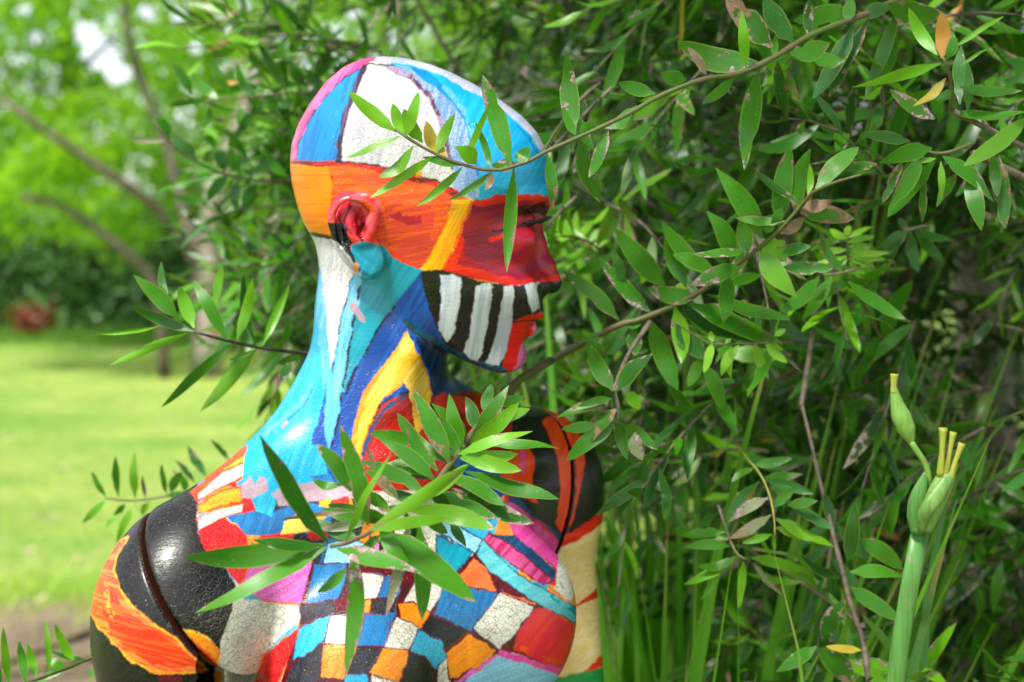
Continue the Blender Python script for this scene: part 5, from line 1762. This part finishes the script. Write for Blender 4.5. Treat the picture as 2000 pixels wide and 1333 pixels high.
spray(SH2, L2, [(1500, 940), (1100, 920), (900, 910), (700, 880), (560, 830), (430, 760), (310, 670), (200, 520)], [.62, .55, .5, .46, .44, .42, .40, .38], .0026, .0009, MAT_STEM_BROWN, [
    (300, 640, 190, 490, 70, "d", 0), (290, 650, 20, 640, 42, "p", .5), (480, 780, 340, 610, 90, "c", .2), (660, 850, 590, 700, 90, "d", 0), (600, 700, 530, 600, 55, "g", 0),
    (760, 860, 690, 700, 80, "g", 0), (725, 700, 700, 640, 50, "g", 0), (830, 830, 740, 730, 70, "c", 0), (940, 860, 910, 740, 62, "c", 0), (1070, 890, 950, 720, 62, "g", 0),
    (680, 880, 550, 1040, 72, "d", .1), (600, 850, 400, 910, 32, "g", 0), (750, 910, 740, 1110, 72, "d", 0), (870, 930, 780, 1080, 72, "c", 0), (890, 845, 790, 850, 50, "d", 0),
    (1100, 1130, 940, 1185, 42, "p", .8), (980, 930, 1000, 1090, 60, "g", 0)], 3.333)
spray(SH2, L3, [(1500, 250), (1250, 290), (1040, 335), (890, 350), (700, 375), (555, 362)], [.45, .4, .36, .34, .32, .31], .002, .0008, MAT_STEM_BROWN, [
    (560, 355, 485, 220, 28, "g", 0), (625, 350, 612, 140, 42, "g", .5), (715, 360, 718, 110, 46, "b", 0), (770, 360, 750, 245, 20, "k", .2), (880, 340, 850, 180, 30, "g", .2),
    (1000, 300, 910, 210, 25, "k", .3), (1030, 280, 925, 160, 32, "d", .6), (1090, 245, 990, 85, 46, "c", .6), (1210, 160, 1110, 45, 36, "d", .6), (560, 368, 440, 490, 38, "b", 0),
    (660, 390, 600, 450, 30, "g", 0), (710, 400, 618, 600, 42, "b", .4), (900, 330, 960, 220, 50, "g", 0), (880, 345, 1000, 340, 40, "d", 0), (640, 430, 560, 520, 28, "b", .3),
    (790, 380, 755, 450, 35, "b", 0), (980, 330, 945, 230, 40, "g", .2)], 2.704)
SH4 = empty("low_shoot", tuple(at(300, 1500, .30)), "low leafy shoot sticking out over bare earth beside the mannequin's near arm", "plant")
spray(SH4, L3, [(900, 1150), (560, 1190), (450, 1220), (330, 1270), (150, 1333), (-60, 1400)], [.24, .14, .10, .06, .02, 0], .002, .0009, MAT_STEM_GREEN, [
    (50, 1345, 15, 1040, 42, "b", 0), (135, 1340, 95, 1125, 46, "g", 0), (190, 1310, 145, 1135, 42, "b", .2), (260, 1280, 240, 1000, 32, "b", 0), (390, 1220, 295, 1025, 52, "b", 0),
    (450, 1210, 270, 1170, 30, "d", 0), (340, 1270, 260, 1210, 55, "g", 0), (560, 1240, 470, 1310, 46, "g", 0), (0, 1360, -60, 1150, 45, "g", 0), (560, 1200, 600, 1300, 40, "g", 0),
    (340, 1270, 190, 1340, 40, "g", 0)], 2.704)


# ---- fill: more sprays of the same shrubs, deeper in
def grow_sprays(r, n, xr, yr, zr, length, ndir, leaves=(9, 15), llen=(.055, .092), tintp=None, accept=None, dim=1.0):
    """Yields (stem points, [(base, tip, width, tint, damage, k)...]) for free growing sprays."""
    out = []
    while len(out) < n:
        p = Vector((r.uniform(*xr), r.uniform(*yr), r.uniform(*zr)))
        if accept and not accept(p, r): continue
        d = Vector((ndir[0] + r.gauss(0, .55), ndir[1] + r.gauss(0, .5), ndir[2] + r.gauss(0, .5))).normalized()
        L = r.uniform(*length)
        droop = r.uniform(0.0, .35)
        st = [p + d * (L * t) - Vector((0, 0, droop * L * t * t)) for t in (0, .25, .5, .75, 1)]
        m = r.randint(*leaves)
        lv = []
        side = d.cross(Vector((0, 0, 1)))
        if side.length < .1: side = Vector((1, 0, 0))
        side.normalize()
        codes = tintp or "ggggddcbbg"
        sc = r.choice(codes)
        for j in range(m):
            t = (j + r.uniform(0, .5)) / m
            q = p + d * (L * t) - Vector((0, 0, droop * L * t * t))
            phi = j * 2.4 + r.uniform(-.3, .3)
            up = side.cross(d)
            o_ = side * math.cos(phi) + up * math.sin(phi)
            spread = r.uniform(.55, 1.15) * (1 - .45 * t)
            ld = (d * .75 + o_ * spread - Vector((0, 0, .18))).normalized()
            ll = r.uniform(*llen) * (1 - .35 * t)
            code = sc if r.random() < .75 else r.choice(codes)
            if r.random() < .012: code = r.choice("oyk")
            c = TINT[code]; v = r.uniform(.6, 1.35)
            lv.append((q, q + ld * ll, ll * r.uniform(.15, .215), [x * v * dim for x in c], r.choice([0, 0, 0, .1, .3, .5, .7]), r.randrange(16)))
        out.append((st, lv))
    return out


def view_px(p):
    return 1000 + p.x / (p.y + CAM_D) * FPX, 415 + (CAM_H - p.z) / (p.y + CAM_D) * FPX


def plant_sprays(root, sprays, single, prefer=None, stem_mat=None, rad_=(.0016, .0007)):
    """The `single` nearest leaves become objects of their own, the rest one joined foliage part."""
    acc, sac = Acc(), Acc()
    o = np.array(root.location)
    ls = sorted(range(len(sprays)), key=lambda i: (sprays[i][0][2].y))
    used = 0
    for i in ls:
        st, lv = sprays[i]
        x, y = view_px(st[2])
        vis = -60 < x < 2060 and -60 < y < 1390 and not (prefer and not prefer(x, y))
        own = vis and used + len(lv) <= single
        if own:
            br = put_stem(root, st, rad_[0], rad_[1], stem_mat or MAT_STEM_BROWN, 5, 7)
            used += len(lv)
        else:
            V, F = tube_arrays([p for p in st], [rad_[0]] * 3 + [rad_[1]] * 2, 4, False)
            sac.add(V - o, F)
        for (b, t, w, c, dam, k) in lv:
            face = Vector((R5.gauss(0, .5), R5.gauss(-.35, .5), 1.0)).normalized()
            M = leaf_matrix(b, t, w, face, R5.uniform(-.5, .5))
            if own:
                put_leaf(br, M, c, dam, k)
            else:
                V, F, UV = LVL[k]
                A = np.array(M)
                acc.add(V @ A[:3, :3].T + A[:3, 3] - o, F, tint=np.tile(c, (len(V), 1)), damage=np.full(len(V), dam), leaf_uv=UV)
    if acc.n:
        tag(link_mesh("foliage", acc.mesh("foliage", MAT_FOLIAGE), root), kind="stuff")
    if sac.n:
        tag(link_mesh("twigs", sac.mesh("twigs", MAT_STEM_BROWN), root), kind="stuff")


def main_stems(root, tops, r0=.009, r1=.0035):
    b = Vector(root.location)
    for tx, ty, tz in tops:
        t = Vector((tx, ty, tz))
        mid1 = b.lerp(t, .35) + Vector((R5.uniform(-.06, .06), R5.uniform(-.06, .06), .05))
        mid2 = b.lerp(t, .7) + Vector((R5.uniform(-.06, .06), R5.uniform(-.06, .06), .06))
        put_stem(root, [b + Vector((R5.uniform(-.03, .03), R5.uniform(-.03, .03), 0)), mid1, mid2, t], r0, r1, MAT_STEM_BROWN, 8, 14, "stem")


rr = random.Random(3)
def stem_path(root, pts, r0, r1):
    put_stem(root, [Vector(root.location)] + [Vector(p) for p in pts], r0, r1, MAT_STEM_BROWN, 8, 20, "stem")


# behind the mannequin's back up to the middle branch; the others rise beyond the right edge of the view
stem_path(SH1, [at(840, 1250, .45), at(900, 980, .38), at(960, 820, .26), at(1010, 746, .18)], .011, .005)
stem_path(SH1, [(.9, .7, .25), (1.15, .45, .9), (1.1, .25, 1.55), at(1960, -90, .13)], .012, .004)
stem_path(SH1, [(.9, .6, .25), (1.05, .3, .9), at(2110, 420, .1), at(1900, 300, -.02)], .009, .003)
stem_path(SH1, [(.9, .5, .2), (.85, .15, .9), at(2090, 330, -.08), at(1862, 218, -.14)], .008, .002)
stem_path(SH1, [(.5, .6, .5), at(1640, 520, .5), at(1565, 792, .14)], .007, .0022)


def ok_near(p, r):
    x, y = view_px(p)
    if x < 1120: return False
    if y > 900 and x < 1500: return r.random() < .12
    if x > 1820 and 480 < y < 900: return r.random() < .3
    return True


plant_sprays(SH1, grow_sprays(rr, 330, (-.1, .95), (.14, .7), (.75, 1.95), (.10, .22), (-.55, -.55, -.05), accept=ok_near), 40)


def ok_mid(p, r):
    x, y = view_px(p)
    if x < 640: return y < 180 and x > 560 and r.random() < .3
    if x < 880: return y < 140 and r.random() < .6
    if x < 1100: return (y < 330 or y > 560) and y < 860 and r.random() < .6
    if y > 930 and x < 1480: return r.random() < .12
    if x > 1840 and 470 < y < 880: return r.random() < .25
    if x < 1500 and 60 < y < 330: return r.random() < .5
    return True


SH3 = empty("lance_leaved_shrub", (0.75, 1.05, 0),
            "denser shaded lance-leaved shrub filling the background right of the mannequin's face", "shrub")
main_stems(SH3, [(.1, .9, 1.75), (.4, .9, 1.95), (.8, .8, 1.6), (.2, 1.0, 1.3), (1.0, 1.0, 1.9), (.6, .7, 1.2), (-.25, 1.0, 1.9)], .010, .003)
plant_sprays(SH3, grow_sprays(rr, 2600, (-.5, 1.75), (.45, 1.6), (.25, 2.35), (.12, .28), (-.5, -.45, -.05), leaves=(11, 18), tintp="gggdddccbb", accept=ok_mid, dim=.66), 280)  # dim darkens the leaf tints, standing in for shade deeper in


def ok_left(p, r):
    x, y = view_px(p)
    if 545 < x < 700: return 90 < y < 700
    return 700 <= x < 1000 and 60 < y < 700 and r.random() < .15


main_stems(SH2, [tuple(at(690, 620, .32)), tuple(at(760, 160, .6)), tuple(at(700, 362, .62)), tuple(at(560, 932, .45)), tuple(at(640, 500, .7))], .010, .004)
plant_sprays(SH2, grow_sprays(rr, 64, (-.36, -.05), (.5, .95), (1.05, 1.75), (.09, .2), (-.7, -.1, .05), accept=ok_left), 210)

# ---- a dense dark shrub closing the view low on the right
SH5 = empty("broad_shrub", (1.9, 3.0, 0), "broad dark evergreen shrub closing off the shade at the lower right", "shrub")
r6 = np.random.default_rng(61)
n = 26000
u = r6.uniform(-1, 1, n); v = r6.random(n)
P = np.stack([1.7 + 2.3 * u, 2.9 + r6.normal(0, .28, n) + .35 * np.abs(u), .02 + (1.95 - .55 * np.abs(u) ** 2 + .25 * np.sin(u * 7)) * v ** .8], 1)
V, F = leaf_cards(P, .034, r6, .25, .26)
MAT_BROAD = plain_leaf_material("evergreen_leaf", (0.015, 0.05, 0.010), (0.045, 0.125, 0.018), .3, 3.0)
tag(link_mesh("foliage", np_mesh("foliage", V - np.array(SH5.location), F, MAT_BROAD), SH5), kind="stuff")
for k in range(9):
    x = -1.7 + 3.6 * k / 8
    V, F = tube_arrays(smooth_line([(x * .6, 0, 0), (x * .8, .05, .6), (x, .1, 1.5)], 8), [.02 - .0018 * j for j in range(8)], 6)
    link_mesh("stem", np_mesh("stem", V, F, MAT_BARK_DARK), SH5)

# grey-brown trunk in the shade at the right edge
p0, p1 = at(1935, 900, 1.75), at(1905, 380, 1.75)
tr = empty("shaded_tree", (p0.x, 1.75, 0), "grey-brown tree trunk in deep shade at the right edge, behind the flower stalk", "tree")
L = smooth_line([(0, 0, 0), (0, 0, p0.z * .6), (p0.x - p0.x, 0, p0.z), (p1.x - p0.x, .02, p1.z), (p1.x - p0.x + .05, .1, 2.2), (p1.x - p0.x - .1, .2, 2.9)], 18)
V, F = tube_arrays(L, [.062 - .0018 * j for j in range(18)], 14)
link_mesh("trunk", np_mesh("trunk", V, F, MAT_BARK_PALE), tr)
r = np.random.default_rng(62)
SHADE_CROWN = [(.0, .3, 3.1, .8), (.7, .2, 3.2, .9), (-.7, -.2, 3.3, .8), (-.5, -1.3, 3.4, .9), (.6, -1.5, 3.3, 1.0), (.2, -2.6, 3.4, 1.0), (1.5, -2.0, 3.2, 1.0),
          (-.9, -2.8, 3.6, .9), (1.6, -.6, 3.2, .9), (.9, -3.6, 3.3, 1.1), (-.4, -4.2, 3.5, 1.1), (2.2, -3.2, 2.8, 1.0)]
for q in SHADE_CROWN:        # limbs of an unseen overhead crown, added to block sky light
    Lq = smooth_line([(p1.x - p0.x + .04, .08, 2.0), (q[0] * .4, q[1] * .4 + .1, 2.6), (q[0], q[1], q[2])], 9)
    V, F = tube_arrays(Lq, [.028 - .0024 * j for j in range(9)], 7)
    link_mesh("limb", np_mesh("limb", V, F, MAT_BARK_PALE), tr)
V, F = grow_crown(r, [q[:3] for q in SHADE_CROWN], [q[3] for q in SHADE_CROWN], 15000, .045)  # crown above the view, added to cut the light from the sky
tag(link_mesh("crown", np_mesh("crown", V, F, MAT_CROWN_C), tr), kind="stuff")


# ---- strap-leaved clumps at the foot of the shrub
def strap_material(name, c1, c2):
    M = Mat(name)
    uv = M.n("Attribute", attribute_name="leaf_uv", attribute_type='GEOMETRY').outputs["Vector"]
    sx = M.n("SeparateXYZ", {0: uv})
    pos = M.n("NewGeometry").outputs["Position"]
    oi = M.n("ObjectInfo").outputs["Random"]
    vv = M.n("CombineXYZ", {0: M.math('MULTIPLY', sx.outputs[0], 2.0), 1: M.math('MULTIPLY', sx.outputs[1], 9.0), 2: M.math('MULTIPLY', oi, 40.0)}).outputs[0]
    a = M.noise(vv, 1.0, 3.0)
    col = M.mix(M.math('ADD', M.math('MULTIPLY', M.ramp(a, .35, .65), .5), M.math('MULTIPLY', oi, .5)), c1, c2)
    dry = M.math('MULTIPLY', M.ramp(sx.outputs[0], .88, 1.0), M.ramp(M.noise(pos, 30.0), .4, .6))
    col = M.mix(dry, col, (.36, .24, .10))
    bump = M.n("Bump", {"Strength": .4, "Distance": .0008, "Height": a}).outputs[0]
    pr = M.n("BsdfPrincipled", {"Base Color": col, "Roughness": .38, "Normal": bump})
    t_ = M.n("BsdfTranslucent", {"Color": M.mix(1.0, col, (1.4, 1.5, .6), 'MULTIPLY')})
    return M.surf(M.n("MixShader", {0: .4, 1: pr.outputs[0], 2: t_.outputs[0]}).outputs[0])


MAT_STRAP = strap_material("strap_leaf", (.075, .28, .014), (.20, .47, .04))
MAT_IRIS = strap_material("iris_leaf", (.05, .16, .035), (.09, .24, .06))


def strap_arrays(pts, w, n=12, facing=None, keel=.16):
    L = smooth_line(pts, n)
    V, UV = [], []
    for i, p in enumerate(L):
        t = i / (n - 1)
        d = (L[min(i + 1, n - 1)] - L[max(i - 1, 0)]).normalized()
        f = Vector(facing) if facing is not None else Vector((0, -1, .2))
        s = d.cross(f)
        if s.length < .05: s = d.cross(Vector((1, 0, 0)))
        s.normalize()
        nn = s.cross(d)
        ww = w * (.75 + .25 * min(t * 5, 1)) * max(.04, 1 - max(0, (t - .55) / .45) ** 1.6) * .5
        V += [tuple(p + s * ww), tuple(p - nn * ww * keel), tuple(p - s * ww)]
        UV += [(t, 1), (t, 0), (t, -1)]
    F = []
    for i in range(n - 1):
        a = 3 * i
        F += [(a, a + 1, a + 4, a + 3), (a + 1, a + 2, a + 5, a + 4)]
    return np.array(V, np.float32), np.array(F, np.int32), np.array(UV, np.float32)


def strap_mesh(name, V, F, UV, mat):
    me = np_mesh(name, V, F, mat)
    a = me.attributes.new("leaf_uv", 'FLOAT2', 'POINT')
    a.data.foreach_set("vector", UV.ravel())
    return me


RS = random.Random(91)
CLUMP_MESH = []
for k in range(12):
    h = RS.uniform(.8, 1.12); a = RS.uniform(.03, .2)
    V, F, UV = strap_arrays([Vector((a * 1.25 * t * t, .02 * math.sin(3 * t + k), h * (t - .42 * a * t ** 3))) for t in (0, .2, .4, .6, .8, 1)],
                            RS.uniform(.009, .017), 12, (.3, -1, .3))
    CLUMP_MESH.append(strap_mesh("blade", V, F, UV, MAT_STRAP))


def strap_clump(label, x, y, n, spread, zs):
    root = empty("strap_leaf_clump", (x, y, 0), label, "plant", "strap-leaved clumps under the shrub")
    for i in range(n):
        o = link_mesh("blade", CLUMP_MESH[RS.randrange(12)], root)
        an = RS.uniform(0, 6.283); rr_ = spread * math.sqrt(RS.random())
        o.location = (rr_ * math.cos(an), rr_ * math.sin(an) * .7, 0)
        o.rotation_euler = (RS.uniform(-.12, .12), RS.uniform(-.12, .12), an + RS.uniform(-.9, .9))
        s = zs * RS.uniform(.75, 1.2)
        o.scale = (s, s * RS.uniform(.8, 1.2), s)
    return root


for i, (px, Yc, n, sp, zs, lab) in enumerate([
        (1235, .42, 190, .13, 1.1, "clump of long strap leaves next to the mannequin's cream far arm"),
        (1350, .42, 170, .14, 1.0, "clump of long strap leaves under the hanging yellow-stemmed spray"),
        (1490, .58, 120, .15, 1.0, "clump of long strap leaves between the hanging spray and the flower stalk"),
        (1290, .85, 170, .2, 1.25, "second-row strap-leaf clump, paler and further back under the shrub"),
        (1700, 1.2, 90, .22, 1.05, "clump of strap leaves behind the foot of the flower stalk")]):
    p = at(px, 900, Yc)
    strap_clump(lab, p.x, Yc, n, sp, zs)

# ---- the iris: flower stalk with spent buds and a nodding pod
IB = at(1748, 1340, -.02)
ir = empty("iris_plant", (IB.x - .03, IB.y, 0), "iris with a tall green flower stalk, papery sheath, spent yellow buds and one nodding pod", "plant")
io = Vector(ir.location)


def green_material(name, c1, c2, stripe=60.0, rough=.42):
    M = Mat(name)
    tc = M.n("TexCoord").outputs["Object"]
    mp = M.n("Mapping", {"Vector": tc, "Scale": (1, 1, .05)}).outputs[0]
    a = M.noise(mp, stripe * 6, 3.0)
    b = M.noise(tc, 25.0, 4.0)
    col = M.mix(M.math('ADD', M.math('MULTIPLY', M.ramp(a, .35, .65), .6), M.math('MULTIPLY', b, .3)), c1, c2)
    col = M.mix(M.math('MULTIPLY', M.ramp(M.noise(mp, stripe * 2.2, 4.0, .7), .52, .62), .55), col, tuple(np.array(c1) * .55))
    col = M.mix(M.math('MULTIPLY', M.ramp(M.noise(tc, 60.0, 4.0, .7), .6, .68), .5), col, (.24, .19, .08))
    spk = M.ramp(M.noise(tc, 300.0, 2.0), .66, .72)
    col = M.mix(M.math('MULTIPLY', spk, .6), col, (.2, .11, .05))
    bump = M.n("Bump", {"Strength": .35, "Distance": .0008, "Height": a}).outputs[0]
    return M.surf(M.n("BsdfPrincipled", {"Base Color": col, "Roughness": rough, "Normal": bump, "Subsurface Weight": .12, "Subsurface Radius": (.004, .008, .002)}).outputs[0])


MAT_STALK = green_material("stalk", (.055, .19, .03), (.11, .28, .06))
MAT_SHEATH = green_material("sheath", (.12, .28, .05), (.22, .38, .09))
MAT_POD = green_material("pod", (.16, .34, .05), (.24, .42, .09))
MAT_BUD = green_material("spent_bud", (.25, .33, .03), (.40, .38, .05), 40.0, .6)


def ir_tube(name, pts, radii, mat, n=20, seg=12, flat=None, parent=None):
    L = smooth_line([p - io for p in pts], n)
    R = np.interp(np.linspace(0, 1, n), np.linspace(0, 1, len(radii)), radii)
    V, F = tube_arrays(L, list(R), seg)
    if flat:
        c = np.array([tuple(q) for q in L])
        m = len(L) * seg
        idx = np.repeat(np.arange(len(L)), seg)
        V[:m, 1] = c[idx, 1] + (V[:m, 1] - c[idx, 1]) * flat
    return link_mesh(name, np_mesh(name, V, F, mat), parent or ir)


px2m = lambda w, Yd: w * (Yd + CAM_D) / FPX
YI = -.02
ir_tube("stalk", [io + Vector((0, 0, 0)), at(1744, 1400, YI), at(1752, 1300, YI), at(1772, 1180, YI), at(1790, 1060, YI), at(1800, 1025, YI)],
        [px2m(23, YI), px2m(22, YI), px2m(20.5, YI), px2m(19.5, YI), px2m(19, YI), px2m(18.5, YI)], MAT_STALK, 26, 14, .45)
ir_tube("sheath", [at(1797, 1040, YI - .004), at(1792, 990, YI - .006), at(1800, 950, YI - .006), at(1812, 918, YI - .004), at(1816, 905, YI)],
        [px2m(18.5, YI), px2m(22, YI), px2m(18, YI), px2m(9, YI), px2m(1.5, YI)], MAT_STALK, 18, 12, .5)
ir_tube("sheath", [at(1806, 1036, YI - .008), at(1822, 990, YI - .012), at(1840, 950, YI - .012), at(1856, 912, YI - .010), at(1868, 880, YI - .006)],
        [px2m(15, YI), px2m(21, YI), px2m(22, YI), px2m(16, YI), px2m(5, YI)], MAT_SHEATH, 18, 12, .5)
ir_tube("sheath", [at(1802, 1038, YI - .010), at(1808, 1000, YI - .018), at(1830, 970, YI - .018), at(1852, 935, YI - .014), at(1872, 905, YI - .010)],
        [px2m(6, YI), px2m(14, YI), px2m(16, YI), px2m(11, YI), px2m(2, YI)], MAT_SHEATH, 18, 12, .5)
for a, b, c, w in (((1836, 930), (1840, 882), (1842, 836), 8.5), ((1846, 935), (1854, 888), (1862, 844), 7), ((1854, 945), (1864, 908), (1879, 866), 7.5)):
    bud = ir_tube("spent_bud", [at(*a, YI - .012), at(*b, YI - .014), at(*c, YI - .014)], [px2m(w * .9, YI), px2m(w * .8, YI), px2m(w * .62, YI), px2m(w * .7, YI), px2m(w * 1.0, YI)], MAT_BUD, 12, 10)
ir_tube("pod_stalk", [at(1812, 960, YI), at(1814, 935, YI - .004), at(1806, 905, YI - .006), at(1790, 880, YI - .008), at(1779, 862, YI - .008)],
        [px2m(7, YI), px2m(6.5, YI), px2m(6, YI), px2m(6.5, YI)], MAT_POD, 18, 10)
ir_tube("pod", [at(1780, 864, YI - .008), at(1770, 838, YI - .009), at(1757, 805, YI - .010), at(1749, 775, YI - .010), at(1746, 760, YI - .010)],
        [px2m(7, YI), px2m(18, YI), px2m(19.5, YI), px2m(13, YI), px2m(7, YI)], MAT_POD, 20, 12, .8)
ir_tube("spent_bud", [at(1746, 768, YI - .010), at(1746, 748, YI - .010), at(1747, 731, YI - .010)], [px2m(7, YI), px2m(6, YI), px2m(8, YI)], MAT_BUD, 10, 10)


def ir_blade(pts, w, Yd, mat=MAT_IRIS, facing=(0, -1, .15)):
    V, F, UV = strap_arrays([p - io for p in pts], px2m(w, Yd), 16, facing)
    return link_mesh("blade", strap_mesh("blade", V, F, UV, mat), ir)


ir_blade([io + Vector((.02, .06, 0)), at(1770, 1380, .06), at(1800, 1240, .06), at(1835, 1100, .05), at(1868, 975, .05)], 50, .06)
ir_blade([io + Vector((.06, .06, 0)), at(1800, 1300, .10), at(1840, 1000, .10), at(1885, 872, .08), at(2010, 795, .05), at(2150, 740, 0)], 26, .08)
ir_blade([io + Vector((-.08, .0, 0)), at(1585, 1400, .0), at(1565, 1300, .0), at(1545, 1200, .0), at(1530, 1130, .0), at(1512, 1080, .0)], 24, .0, MAT_STRAP)
ir_blade([io + Vector((.04, .09, 0)), at(1680, 1330, .2), at(1640, 1180, .25), at(1560, 1090, .3), at(1400, 1060, .35)], 26, .2, MAT_STRAP)

# ---- dry fallen leaves on the lawn
MAT_DRY = simple_principled("dry_leaf", (.46, .38, .22), .7)
V, F, UV = LV[5]
dry_me = np_mesh("fallen_leaf", V, F, MAT_DRY)
for px, py, how in ((170, 950, "broad cream dry leaf on the grass just left of the mannequin's shoulder"), (150, 1098, "largest pale dry leaf, low on the lawn beside the bare earth"),
                (72, 1078, "small round buff leaf beside the largest pale dry leaf"), (245, 792, "long bleached leaf under the tip of the lawn-side spray"),
                (205, 885, "curled straw-coloured leaf above the broad cream one"), (120, 920, "thin dry leaf left of the broad cream one"),
                (90, 1170, "yellowish dry leaf lying on the edge of the bare earth"), (235, 705, "farthest dry leaf, near the hanging tips of the sharp spray"),
                (330, 760, "dry leaf between the two long hanging leaf tips"), (430, 790, "dry leaf on the bright grass beside the mannequin's nape"),
                (60, 1010, "dry leaf alone at the left edge of the lawn, half way up"), (30, 860, "dry leaf at the left edge of the lawn, furthest back there"),
                (310, 1010, "dry leaf showing under the spray beside the black shoulder"), (480, 770, "small pale leaf nearest the mannequin's nape on the lawn")):
    Dg = CAM_H * FPX / (py - 415)
    o = link_mesh("fallen_leaf", dry_me)
    o.location = ((px - 1000) * Dg / FPX, Dg - CAM_D, .022)
    s = RS.uniform(.05, .08)
    o.scale = (s, s * .5, s)
    o.rotation_euler = (RS.uniform(-.3, .3), RS.uniform(-.2, .2), RS.uniform(0, 6.28))
    tag(o, how, "fallen leaf", "dry leaves fallen on the grass")
